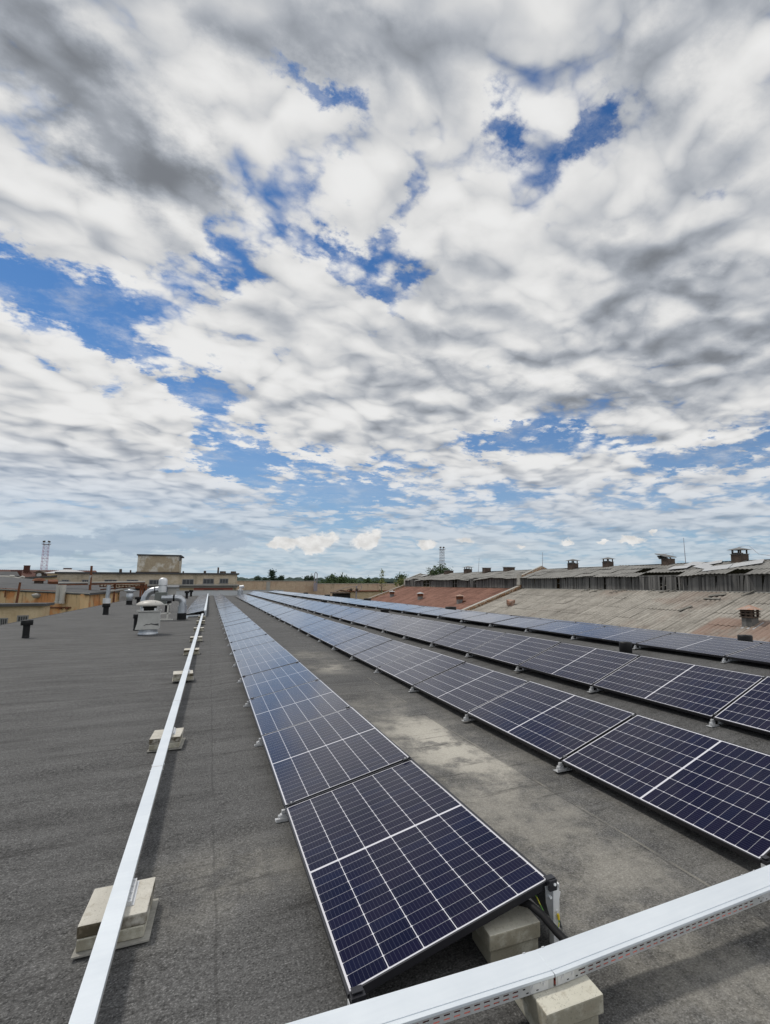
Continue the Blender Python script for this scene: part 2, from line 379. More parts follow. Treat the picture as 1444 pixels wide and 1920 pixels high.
def brick(a, c1, c2, mortar, patch, patchamt, sx=0.26, sz=0.085, sc=0.18):
    x, y, z = sep(a['w'])
    t = x + y
    row = (z / sz).floor(); uu = (t / sx + (row * 0.5).fr()); fu = uu.fr(); fz = (z / sz).fr()
    mor = ((fu - 0.5).abs().gt(0.46) + (fz - 0.5).abs().gt(0.42)).clamp()
    wn = white(vec(uu.floor(), row, 0.0)); n = noise(a['w'], sc * 3, 6, 0.65); n2 = noise(a['w'], sc * 9, 5, 0.65)
    c = mix((wn * 0.6 + n * 0.55 - 0.1).clamp(), c1, c2)
    c = mix(mor * 0.5, c, mortar)
    c = mix(n.step(0.50, 0.58) * patchamt, c, patch)
    st = noise(vmul(a['w'], (1.3, 1.3, 0.25)), 1.0, 6, 0.65)
    c = mix(st.step(0.52, 0.72) * 0.45, c, (0.10, 0.085, 0.065))
    a['col'](c); a['bump'](n2 - mor * 0.6, 0.3, 0.02)
BRICKB = material('beige_brick', lambda a: brick(a, (0.33, 0.275, 0.195), (0.52, 0.44, 0.33), (0.42, 0.37, 0.29), (0.52, 0.46, 0.37), 0.4), 0.9)
BRICKP = material('pinkish_brick_wall', lambda a: brick(a, (0.36, 0.27, 0.19), (0.54, 0.42, 0.31), (0.46, 0.39, 0.30), (0.36, 0.23, 0.16), 0.35), 0.9)
PENT = material('patched_render', lambda a: brick(a, (0.31, 0.25, 0.17), (0.42, 0.35, 0.25), (0.36, 0.31, 0.23), (0.60, 0.57, 0.50), 0.85, sc=0.10), 0.9)
OCHRE = material('ochre_render', lambda a: (lambda n, m, s: (a['col'](mix(s.step(0.50, 0.68) * 0.7, mix(m.step(0.44, 0.58), mix(n, (0.48, 0.33, 0.17), (0.62, 0.47, 0.28)), (0.52, 0.23, 0.085)), (0.10, 0.06, 0.035))), a['bump'](n, 0.2, 0.03)))(
    noise(a['w'], 1.2, 6, 0.65), noise(a['w'], 0.30, 6, 0.65), noise(vmul(a['w'], (1.2, 1.2, 0.3)), 1.0, 6, 0.65)), 0.9)
RENDER = mottled('cream_render', (0.34, 0.255, 0.15), (0.58, 0.48, 0.33), 0.9, 0.9, 0, 0.2, 6)
RUBBLE = material('broken_brick', lambda a: (lambda n, m: (a['col'](mix(m.step(0.45, 0.6), mix(n, (0.20, 0.085, 0.04), (0.40, 0.22, 0.10)), (0.42, 0.37, 0.29))), a['bump'](m, 0.6, 0.06)))(noise(a['w'], 3.5, 4, 0.7), noise(a['w'], 7.0, 5, 0.7)), 0.95)
COPING = mottled('weathered_coping', (0.30, 0.29, 0.26), (0.45, 0.43, 0.39), 1.5, 0.9)
REDWALL = simple('red_wall', (0.30, 0.10, 0.075), 0.85)
LEDGE = mottled('grey_ledge', (0.24, 0.24, 0.23), (0.40, 0.39, 0.36), 0.8, 0.85)
CLAD = mottled('metal_cladding', (0.42, 0.44, 0.45), (0.52, 0.54, 0.55), 0.7, 0.5, 0.2)
GLASSD = simple('dusty_dark_glass', (0.030, 0.032, 0.036), 0.3, 0, 0.5)
WFRAME = simple('old_window_frame', (0.20, 0.20, 0.20), 0.7)
def m_asb(a, c1, c2, dirt_groove, red=None):
    x, y, z = sep(a['w'])
    n = noise(a['w'], 0.35, 6, 0.65); g = noise(a['w'], 6.0, 5, 0.7); s = noise(vmul(a['w'], (0.35, 3.2, 0.35)), 1.0, 6, 0.65)
    cell = white(vec((x * 0.62).floor(), (y * 0.88).floor(), 0.0))
    s2 = noise(vmul(a['w'], (0.5, 7.0, 0.5)), 1.0, 5, 0.7)
    c = mix(((n - 0.5) * 0.7 + (g - 0.5) * 0.7 + (cell - 0.5) * 0.22 + (s - 0.5) * 1.0 + (s2 - 0.5) * 1.1 + 0.5).clamp(), c1, c2)
    ph = (y / 0.34).fr(); gro = 1.0 - ((ph - 0.5).abs() * 2.0).step(0.0, 0.5)
    c = mix((gro * (0.20 + s.step(0.42, 0.62) * 0.65)).clamp(), c, dirt_groove)  # darker along the corrugation valleys, strongest in streaks
    blot = noise(a['w'], 1.1, 7, 0.72)
    c = mix((blot.step(0.52, 0.66) * 0.40).clamp(), c, dirt_groove)
    c = mix(((1.0 - blot.step(0.34, 0.46)) * 0.30).clamp(), c, c2)               # scattered paler blotches
    row = ((x + (noise(a['w'], 1.6, 3, 0.5) - 0.5) * 0.2) / 1.5).fr()
    c = mix(row.lt(0.035) * g.step(0.46, 0.6) * 0.6, c, dirt_groove)
    c = mix(g.step(0.62, 0.74) * 0.5, c, dirt_groove)
    if red:
        rx = (x - 24.9).abs().step(1.0, 1.5); ry = y.step(21.3, 21.8)
        c = mix((1.0 - rx) * (1.0 - ry) * n.step(0.30, 0.5) * 0.62, c, red)
        pk = noise(vadd(a['w'], (5.0, 9.0, 0.0)), 0.16, 4, 0.6).step(0.56, 0.68)
        c = mix(pk * 0.25, c, red)
    a['col'](c); a['bump'](g, 0.25, 0.02)
ASBG = material('grey_fibre_cement', lambda a: m_asb(a, (0.155, 0.143, 0.125), (0.42, 0.395, 0.35), (0.085, 0.077, 0.065), (0.23, 0.135, 0.10)), 0.92, 0, 0.2)
ASBR = material('red_fibre_cement', lambda a: m_asb(a, (0.10, 0.048, 0.036), (0.30, 0.165, 0.125), (0.055, 0.032, 0.026)), 0.92, 0, 0.2)
ASBU = material('old_grey_sheet', lambda a: m_asb(a, (0.12, 0.117, 0.11), (0.31, 0.305, 0.285), (0.06, 0.058, 0.055)), 0.92, 0, 0.2)
def m_wood(a):
    x, y, z = sep(a['w'])
    wn = white(vec((y * 6.2).floor(), 0.0, 0.0)); s = noise(vmul(a['w'], (1.0, 14.0, 0.8)), 1.0, 5, 0.65)
    a['col'](mix((wn * 0.55 + s * 0.6 - 0.1).clamp(), (0.035, 0.035, 0.035), (0.23, 0.225, 0.215)))
WOOD = material('weathered_boards', m_wood, 0.95, 0, 0.15)
WOOD2 = mottled('loose_grey_timber', (0.10, 0.095, 0.085), (0.26, 0.25, 0.22), 3.0, 0.95)
CHIM = mottled('sooty_chimney', (0.035, 0.028, 0.024), (0.12, 0.085, 0.065), 3.0, 0.95, 0, 0.3, 14)
TINGREY = mottled('weathered_tin', (0.10, 0.10, 0.10), (0.24, 0.24, 0.235), 3.0, 0.7, 0.1)
LEAF = mottled('leaves', (0.022, 0.045, 0.014), (0.065, 0.105, 0.035), 1.5, 0.85)
LEAF2 = mottled('leaves_yellowing', (0.07, 0.10, 0.03), (0.20, 0.20, 0.06), 1.5, 0.85)
CONIF = mottled('conifer_needles', (0.014, 0.032, 0.018), (0.035, 0.062, 0.032), 1.0, 0.9)
BARK = simple('bark', (0.09, 0.075, 0.06), 0.95)
FORESTM = mottled('far_forest', (0.014, 0.030, 0.026), (0.030, 0.055, 0.042), 0.05, 0.95, 0, 0.1, 0.4)
GROUNDM = mottled('grass_ground', (0.05, 0.065, 0.03), (0.12, 0.11, 0.06), 0.06, 0.95, 0, 0.1, 0.8)
MASTM = simple('mast_steel', (0.24, 0.22, 0.25), 0.7)
MASTR = simple('mast_red_paint', (0.46, 0.32, 0.42), 0.7)
WHITEP = simple('white_pipe_wrap', (0.42, 0.41, 0.38), 0.8)
YELLOW = simple('yellow_lug', (0.70, 0.52, 0.03), 0.5)
YG = material('earth_wire', lambda a: (lambda t: a['col'](mix((t[2] * 26.0 + t[0] * 20.0).fr().gt(0.45), (0.10, 0.28, 0.05), (0.62, 0.58, 0.06))))(sep(a['w'])), 0.5)

# ------------------------------------------------------------------ mesh helper
class MB:
    def __init__(s): s.v = []; s.f = []; s.m = []; s.sm = []
    def add(s, vs, fs, m=0, smooth=False):
        o = len(s.v); s.v += [tuple(q) for q in vs]
        for f in fs: s.f.append(tuple(o + i for i in f)); s.m.append(m); s.sm.append(smooth)
        return s
    def box(s, x0, x1, y0, y1, z0, z1, m=0):
        return s.add([(x0, y0, z0), (x1, y0, z0), (x1, y1, z0), (x0, y1, z0), (x0, y0, z1), (x1, y0, z1), (x1, y1, z1), (x0, y1, z1)],
                     [(3, 2, 1, 0), (4, 5, 6, 7), (0, 1, 5, 4), (1, 2, 6, 5), (2, 3, 7, 6), (3, 0, 4, 7)], m)
    def obox(s, c, size, M, m=0):
        hx, hy, hz = (q / 2 for q in size); c = Vector(c)
        vs = [c + M @ Vector(q) for q in [(-hx, -hy, -hz), (hx, -hy, -hz), (hx, hy, -hz), (-hx, hy, -hz), (-hx, -hy, hz), (hx, -hy, hz), (hx, hy, hz), (-hx, hy, hz)]]
        return s.add(vs, [(3, 2, 1, 0), (4, 5, 6, 7), (0, 1, 5, 4), (1, 2, 6, 5), (2, 3, 7, 6), (3, 0, 4, 7)], m)
    def bar(s, a, b, w, h, m=0, up=(0, 0, 1)):
        a = Vector(a); b = Vector(b); d = (b - a); L = d.length; d.normalize()
        up = Vector(up)
        if abs(d.dot(up)) > 0.99: up = Vector((0, 1, 0))
        r = d.cross(up).normalized(); u = r.cross(d)
        M = Matrix((r, d, u)).transposed()
        return s.obox((a + b) / 2, (w, L, h), M, m)
    def cyl(s, a, b, r0, r1=None, n=12, m=0, caps=True, smooth=True):
        r1 = r0 if r1 is None else r1
        a = Vector(a); b = Vector(b); d = (b - a).normalized()
        up = Vector((0, 0, 1)) if abs(d.z) < 0.95 else Vector((1, 0, 0))
        r = d.cross(up).normalized(); u = r.cross(d)
        vs = []
        for c, rr in ((a, r0), (b, r1)):
            for i in range(n):
                t = 2 * math.pi * i / n; vs.append(c + r * (math.cos(t) * rr) + u * (math.sin(t) * rr))
        s.add(vs, [(i, (i + 1) % n, n + (i + 1) % n, n + i)[::-1] for i in range(n)], m, smooth)
        if caps:
            s.add(vs[:n], [tuple(range(n))], m); s.add(vs[n:], [tuple(range(n))[::-1]], m)
        return s
    def tube(s, pts, r, n=10, m=0, caps=True):
        pts = [Vector(p) for p in pts]; vs = []; ref = None
        rs = r if isinstance(r, (list, tuple)) else [r] * len(pts)
        for i, p in enumerate(pts):
            d = (pts[min(i + 1, len(pts) - 1)] - pts[max(i - 1, 0)]).normalized()
            if ref is None:
                ref = Vector((0, 0, 1)) if abs(d.z) < 0.9 else Vector((1, 0, 0))
            a = d.cross(ref).normalized(); b = a.cross(d); ref = b
            for k in range(n):
                t = 2 * math.pi * k / n; vs.append(p + (a * math.cos(t) + b * math.sin(t)) * rs[i])
        fs = []
        for i in range(len(pts) - 1):
            for k in range(n): fs.append((i * n + k, (i + 1) * n + k, (i + 1) * n + (k + 1) % n, i * n + (k + 1) % n))
        s.add(vs, fs, m, True)
        if caps: s.add(vs[:n], [tuple(range(n))], m); s.add(vs[-n:], [tuple(range(n))[::-1]], m)
        return s
    def lathe(s, prof, c=(0, 0, 0), n=24, m=0):
        vs = []; c = Vector(c)
        for r, z in prof:
            for k in range(n):
                t = 2 * math.pi * k / n; vs.append(c + Vector((r * math.cos(t), r * math.sin(t), z)))
        fs = []
        for i in range(len(prof) - 1):
            for k in range(n): fs.append((i * n + k, i * n + (k + 1) % n, (i + 1) * n + (k + 1) % n, (i + 1) * n + k))
        s.add(vs, fs, m, True)
        if prof[-1][0] > 0.001: s.add(vs[-n:], [tuple(range(n))], m)
        return s
    def prismY(s, poly, y0, y1, m=0):      # poly of (x, z), counter-clockwise seen from -Y
        n = len(poly)
        vs = [(x, y0, z) for x, z in poly] + [(x, y1, z) for x, z in poly]
        s.add(vs, [tuple(range(n)), tuple(range(2 * n - 1, n - 1, -1))] + [(i, n + i, n + (i + 1) % n, (i + 1) % n) for i in range(n)], m)
        return s
    def build(s, name, mats, parent=None, loc=None, bevel=0.0, seg=2):
        me = bpy.data.meshes.new(name); me.from_pydata(s.v, [], s.f); 
        mats = mats if isinstance(mats, (list, tuple)) else [mats]
        for q in mats: me.materials.append(q)
        for p, mi, sm in zip(me.polygons, s.m, s.sm): p.material_index = mi; p.use_smooth = sm
        me.update()
        o = bpy.data.objects.new(name, me); COL.objects.link(o)
        if loc is not None: o.location = loc
        if parent: o.parent = parent
        if bevel:
            b = o.modifiers.new('bevel', 'BEVEL'); b.width = bevel; b.segments = seg; b.limit_method = 'ANGLE'
        return o

def tag(o, label=None, cat=None, group=None, kind=None):
    if label: o['label'] = label
    if cat: o['category'] = cat
    if group: o['group'] = group
    if kind: o['kind'] = kind
    return o
def thing(name, label, cat, loc=(0, 0, 0), group=None, rz=0.0):
    o = bpy.data.objects.new(name, None); COL.objects.link(o); o.location = loc; o.rotation_euler.z = rz
    o.empty_display_size = 0.2
    return tag(o, label, cat, group)
def part_at(o, root):            # mesh built in world space -> child of root standing elsewhere (roots here are unrotated)
    o.parent = root; o.matrix_parent_inverse = Matrix.Translation(-root.location); return o
def clone(o, parent=None):
    c = o.copy(); COL.objects.link(c)
    if parent: c.parent = parent
    return c
ORD = "nearest second third fourth fifth sixth seventh eighth ninth tenth eleventh twelfth thirteenth fourteenth fifteenth sixteenth seventeenth eighteenth nineteenth twentieth".split()
def ordinal(i):                  # 0-based
    if i < 20: return ORD[i]
    t = {2: 'twenty', 3: 'thirty', 4: 'forty'}[(i + 1) // 10]
    if (i + 1) % 10 == 0: return {'twenty': 'twentieth', 'thirty': 'thirtieth', 'forty': 'fortieth'}[t]
    return t + '-' + "first second third fourth fifth sixth seventh eighth ninth".split()[(i + 1) % 10 - 1]

# ------------------------------------------------------------------ roof underfoot, ground
PROFILE = [(-7.95, 0.0), (3.3, 0.0), (4.2, 0.10), (5.05, 0.21), (6.4, 0.35), (7.8, 0.465), (8.5, 0.49), (9.3, 0.40), (10.0, 0.28), (11.6, 0.02), (13.4, -0.45)]
def deckz(x):
    for (a, za), (b, zb) in zip(PROFILE, PROFILE[1:]):
        if a <= x <= b: return za + (zb - za) * (x - a) / (b - a)
    return PROFILE[0][1] if x < 0 else PROFILE[-1][1]
YEND = 90.0
def build_deck():
    b = MB(); xs = [-7.95 + i * 0.35 for i in range(int((13.4 + 7.95) / 0.35) + 1)] + [13.4]
    ys = [-3 + i * 0.75 for i in range(125)]; ys = [y for y in ys if y < YEND] + [YEND]
    def hz(x, y):
        e = min(1.0, max(0.0, (x + 7.95) / 1.0))
        return deckz(x) + e * (0.012 * math.sin(x * 1.3 + y * 0.41) + 0.012 * math.sin(y * 0.9 - x * 0.5) - 0.02) * (0 if x > 0.2 and x < 2 else 1)
    vs = [(x, y, hz(x, y)) for y in ys for x in xs]; n = len(xs)
    fs = [(j * n + i, j * n + i + 1, (j + 1) * n + i + 1, (j + 1) * n + i) for j in range(len(ys) - 1) for i in range(n - 1)]
    b.add(vs, fs, 0, True)
    o = b.build('roof_deck', DECK); tag(o, kind='structure')
    e = MB(); e.box(-7.97, -7.93, -3, YEND, -0.16, 0.012); e.box(-7.94, -7.90, -3, YEND, -8, -0.16, 1)
    o = e.build('eave', [DECK, BRICKB]); tag(o, kind='structure')
build_deck()
g = MB(); g.add([(-3500, -300, -8), (3500, -300, -8), (3500, 6000, -8), (-3500, 6000, -8)], [(0, 1, 2, 3)])
tag(g.build('ground', GROUNDM), kind='structure')

# parapet closing the far end of the roof
pt = thing('parapet_wall', 'low metal clad parapet closing the far end of the flat roof', 'parapet', (2.5, YEND, 0))
b = MB()
for i, x in enumerate([-7.9 + 2.05 * k for k in range(9)]):
    b.box(x, x + 2.04, YEND, YEND + 0.3, deckz(x) - 0.4, 0.70)
part_at(b.build('cladding', CLAD), pt)
b = MB(); b.box(-8.0, 10.7, YEND - 0.06, YEND + 0.38, 0.705, 0.79)
part_at(b.build('coping', LEDGE), pt)
b = MB(); p0 = atY(262, 1104, 82); b.box(-9.9, -7.6, 80.0, 80.2, -0.6, 0.86); b.box(-9.95, -7.55, 79.97, 80.24, 0.862, 0.93, 1); b.bar((-9.6, 79.8, 0.12), (-7.7, 79.8, 0.10), .12, .12, 1)
sw = b.build('screen_wall', [PALEROOF, LEDGE]); tag(sw, 'pale grey low screen wall at the left corner of the far parapet', 'wall')

# ------------------------------------------------------------------ solar panels
PW, PL, PT = 1.038, 2.094, 0.035
PITCH = 2.114
def make_panel_meshes():
    f = MB(); lip = 0.011
    f.box(0, lip, 0, PL, -PT, 0.0); f.box(PW - lip, PW, 0, PL, -PT, 0.0)
    f.box(lip, PW - lip, 0, lip, -PT, -0.0003); f.box(lip, PW - lip, PL - lip, PL, -PT, -0.0003)
    frame = f.build('frame', BLACKAL)
    c = MB(); c.box(lip, PW - lip, lip, PL - lip, -0.008, -0.0022)
    lam = c.build('glass_laminate', CELL)
    k = MB()                                   # clamp between two panels, sits in the far gap
    k.box(0.03, 0.075, PL + 0.001, PL + 0.019, -0.05, 0.004); k.box(0.03, 0.075, PL - 0.008, PL + 0.028, 0.0042, 0.0085); k.cyl((0.052, PL + 0.010, 0.0085), (0.052, PL + 0.010, 0.017), 0.006, n=6, m=1)
    clampl = k.build('clamp', [BLACKAL, ALU])
    k = MB()
    k.box(PW - 0.075, PW - 0.03, PL + 0.001, PL + 0.019, -0.05, 0.004); k.box(PW - 0.075, PW - 0.03, PL - 0.008, PL + 0.028, 0.0042, 0.0085); k.cyl((PW - 0.052, PL + 0.010, 0.0085), (PW - 0.052, PL + 0.010, 0.017), 0.006, n=6, m=1)
    clamph = k.build('clamp', [BLACKAL, ALU])
    t = MB()                                   # foot under the low corner: floor plate, upright, bolt block
    y = PL + 0.010
    t.box(-0.06, 0.11, y - 0.04, y + 0.04, 0.003, 0.007); t.box(-0.06, 0.05, y - 0.04, y - 0.036, 0.007, 0.026)
    t.box(-0.028, 0.02, y - 0.022, y + 0.022, 0.008, 0.046, 0); t.cyl((-0.028, y, 0.032), (-0.043, y, 0.032), 0.013, n=8); t.box(-0.018, 0.03, y - 0.014, y + 0.014, 0.052, 0.075)
    t.box(0.11, 0.95, y - 0.02, y + 0.02, 0.012, 0.045)
    foot = t.build('mounting_foot', ALU)
    return frame, lam, clampl, clamph, foot
PROTO = make_panel_meshes()
def make_deflector(tilt, lift):
    hx, hz = PW * math.cos(tilt), PW * math.sin(tilt) + lift
    d = MB()
    d.add([(hx + 0.010, 0.01, hz - 0.045), (hx + 0.010, PL - 0.01, hz - 0.045), (hx + 0.075, PL - 0.01, 0.05), (hx + 0.075, 0.01, 0.05),
           (hx + 0.008, 0.01, hz - 0.045), (hx + 0.008, PL - 0.01, hz - 0.045), (hx + 0.072, PL - 0.01, 0.05), (hx + 0.072, 0.01, 0.05)],
          [(0, 3, 2, 1), (4, 5, 6, 7), (0, 4, 7, 3), (1, 2, 6, 5), (0, 1, 5, 4), (3, 7, 6, 2)])
    return d.build('wind_deflector', GALV)
# row: x of the low edge, z of the low edge, y of the near end, tilt, count, first index kept, wording
ROWS = [(-1.20, 0.10, 33.3, 12.0, 26, 0, 'the short row that starts beyond the duct elbow'),
        (0.608, 0.097, 2.425, 11.94, 41, 0, 'the first long row beside the left cable tray'),
        (3.121, 0.099, 2.36, 18.4, 36, 0, 'the second long row right of the dusty roof lane'),
        (5.087, 0.312, 2.233, 21.0, 40, 0, 'the third long row on the rising roof'),
        (7.833, 0.570, 2.152, 9.4, 40, 1, 'the fourth long row along the roof ridge'),
        (9.86, 0.368, 1.81, 9.2, 40, 2, 'the rearmost row half hidden beyond the ridge')]
first = True
EXTRA = {(1, 0): ', most fully in view', }
for ri, (xl, zl, y0, tl, cnt, k0, words) in enumerate(ROWS):
    t = R(tl); rz = deckz(xl); lift = zl - rz
    defl = make_deflector(t, lift)
    first_defl = True
    for k in range(k0, cnt):
        y = y0 + PITCH * k
        nm = 'nearest' if k == k0 else ordinal(k - k0)
        if k == cnt - 1: nm = 'farthest'
        root = thing('solar_panel', '%s dark solar panel of %s' % (nm, words), 'solar panel', (xl, y, rz), 'solar panels in tilted rows on the roof')
        jt = random.gauss(0, 0.0022)
        parts = [(PROTO[0], True), (PROTO[1], True)]
        if y < 42: parts += [(PROTO[2], True), (PROTO[3], True), (PROTO[4], False)]
        for src, rot in parts:
            if first: c = src; c.parent = root
            else: c = clone(src, root)
            if rot:
                c.location = (0, 0, lift); c.rotation_euler = (random.gauss(0, 0.0016), -t + jt, 0)
        first = False
        if first_defl: defl.parent = root; first_defl = False
        else: clone(defl, root)

# ------------------------------------------------------------------ left cable tray on slab stacks
def tray_left():
    root = thing('cable_tray', 'long narrow white metal cable tray on slab stacks running up the left of the roof', 'cable tray', (-0.325, 3, 0.125))
    def xc(y): return -0.340 + 0.0032 * y
    b = MB()
    ys = [1.2, 3.0, 5.6, 9, 14, 20, 27, 33]
    for a, c in zip(ys, ys[1:]):
        for dx, w, zz, h in ((-0.039, 0.002, 0.151, 0.046), (0.039, 0.002, 0.151, 0.046), (0, 0.076, 0.129, 0.002)):
            b.bar((xc(a) + dx, a, zz), (xc(c) + dx, c, zz), w, h)
    part_at(b.build('channel', STEELSIDE), root)
    y = 1.2; first = True
    while y < 33:
        L = 3.0 if y > 2 else 4.72 - 1.2 + 0.0
        if y == 1.2: L = 4.55
        e = min(y + L, 33.0)
        b = MB(); z = 0.1755 + random.uniform(-0.0012, 0.0012)
        b.bar((xc(y), y + 0.002, z), (xc(e), e - 0.002, z), 0.084, 0.0022); b.bar((xc(y) - 0.0415, y + 0.002, z - 0.008), (xc(e) - 0.0415, e - 0.002, z - 0.008), 0.0014, 0.0135); b.bar((xc(y) + 0.0415, y + 0.002, z - 0.008), (xc(e) + 0.0415, e - 0.002, z - 0.008), 0.0014, 0.0135)
        part_at(b.build('lid', TRAY), root)
        if e < 33:
            b = MB()
            for dx in (-0.043, 0.043):
                for dy in (-0.09, 0.07): b.cyl((xc(e) + dx, e + dy, 0.166), (xc(e) + dx * 1.18, e + dy, 0.166), 0.006, n=6)
            b.bar((xc(e), e - 0.018, z + 0.0022), (xc(e), e + 0.0, z + 0.0022), 0.086, 0.0016)
            part_at(b.build('joint_clip', ALU), root)
        y = e
    return xc
XC = tray_left()
b = MB(); b.bar((-0.13, 33.2, 0.30), (-0.10, 88.5, 0.30), 0.10, 0.06); b.bar((-0.13, 33.2, 0.333), (-0.10, 88.5, 0.333), 0.112, 0.003)
for yy in range(34, 88, 3): b.box(-0.16, -0.06, yy, yy + 0.2, 0.0, 0.268)
tag(b.build('cable_tray', TRAY), 'far cable tray along the high edge of the short panel row', 'cable tray')
b = MB(); b.bar((-1.05, 31.9, 0.10), (-0.34, 31.6, 0.15), 0.10, 0.07); b.box(-1.0, -0.9, 31.7, 31.95, 0, 0.062)
tag(b.build('cable_tray', TRAY), 'short white cross tray meeting the left tray near the duct elbow', 'cable tray')

STACKS = [(-0.330, 3.592, 0.292, 0.365, -2), (-0.327, 7.135, 0.296, 0.40, -3), (-0.348, 11.78, 0.33, 0.42, 2), (-0.31, 15.8, 0.34, 0.42, 0), (-0.275, 19.3, 0.34, 0.40, 0), (-0.265, 23.2, 0.34, 0.40, 1), (-0.255, 27.4, 0.34, 0.40, 0), (-0.245, 31.2, 0.34, 0.40, 0)]
for i, (x, y, w, l, rz) in enumerate(STACKS):
    o = ordinal(i)
    M = Matrix.Rotation(R(rz), 3, 'Z')
    m = MB(); m.obox((0, 0, 0.004), (w + 0.03, l + 0.03, 0.008), M)
    tag(m.build('felt_mat', MAT, loc=(x + 0.006, y - 0.022, 0.001)), 'thin pale mat under the %s slab stack of the left cable tray' % o, 'mat', 'mats under slab stacks')
    lo = MB(); lo.obox((0, 0, 0), (w * 0.97, l * 0.97, 0.055), M)
    tag(lo.build('concrete_slab', CONC2, loc=(x - 0.002, y - 0.012, 0.0375), bevel=0.006), 'lower slab of the %s stack under the left cable tray' % o, 'slab', 'concrete slabs under the left cable tray')
    hi = MB(); hi.obox((0, 0, 0), (w, l, 0.059), M)
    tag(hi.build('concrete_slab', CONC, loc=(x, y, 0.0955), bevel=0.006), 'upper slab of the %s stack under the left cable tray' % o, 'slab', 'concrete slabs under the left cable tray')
    if i < 3:
        k = MB(); xx = XC(y) + 0.050
        k.box(xx - 0.010, xx + 0.010, y - 0.09, y + 0.16, 0.128, 0.146); k.box(xx - 0.024, xx + 0.022, y - 0.093, y + 0.163, 0.1255, 0.1275)
        for q in (-0.1, -0.04, 0.03, 0.09): k.cyl((xx, y + q + .04, 0.146), (xx, y + q + .04, 0.151), 0.005, n=6)
        tag(k.build('rail_bracket', ALU), 'short slotted metal rail on the %s slab stack of the left tray' % o, 'bracket', 'tray rails on slabs')

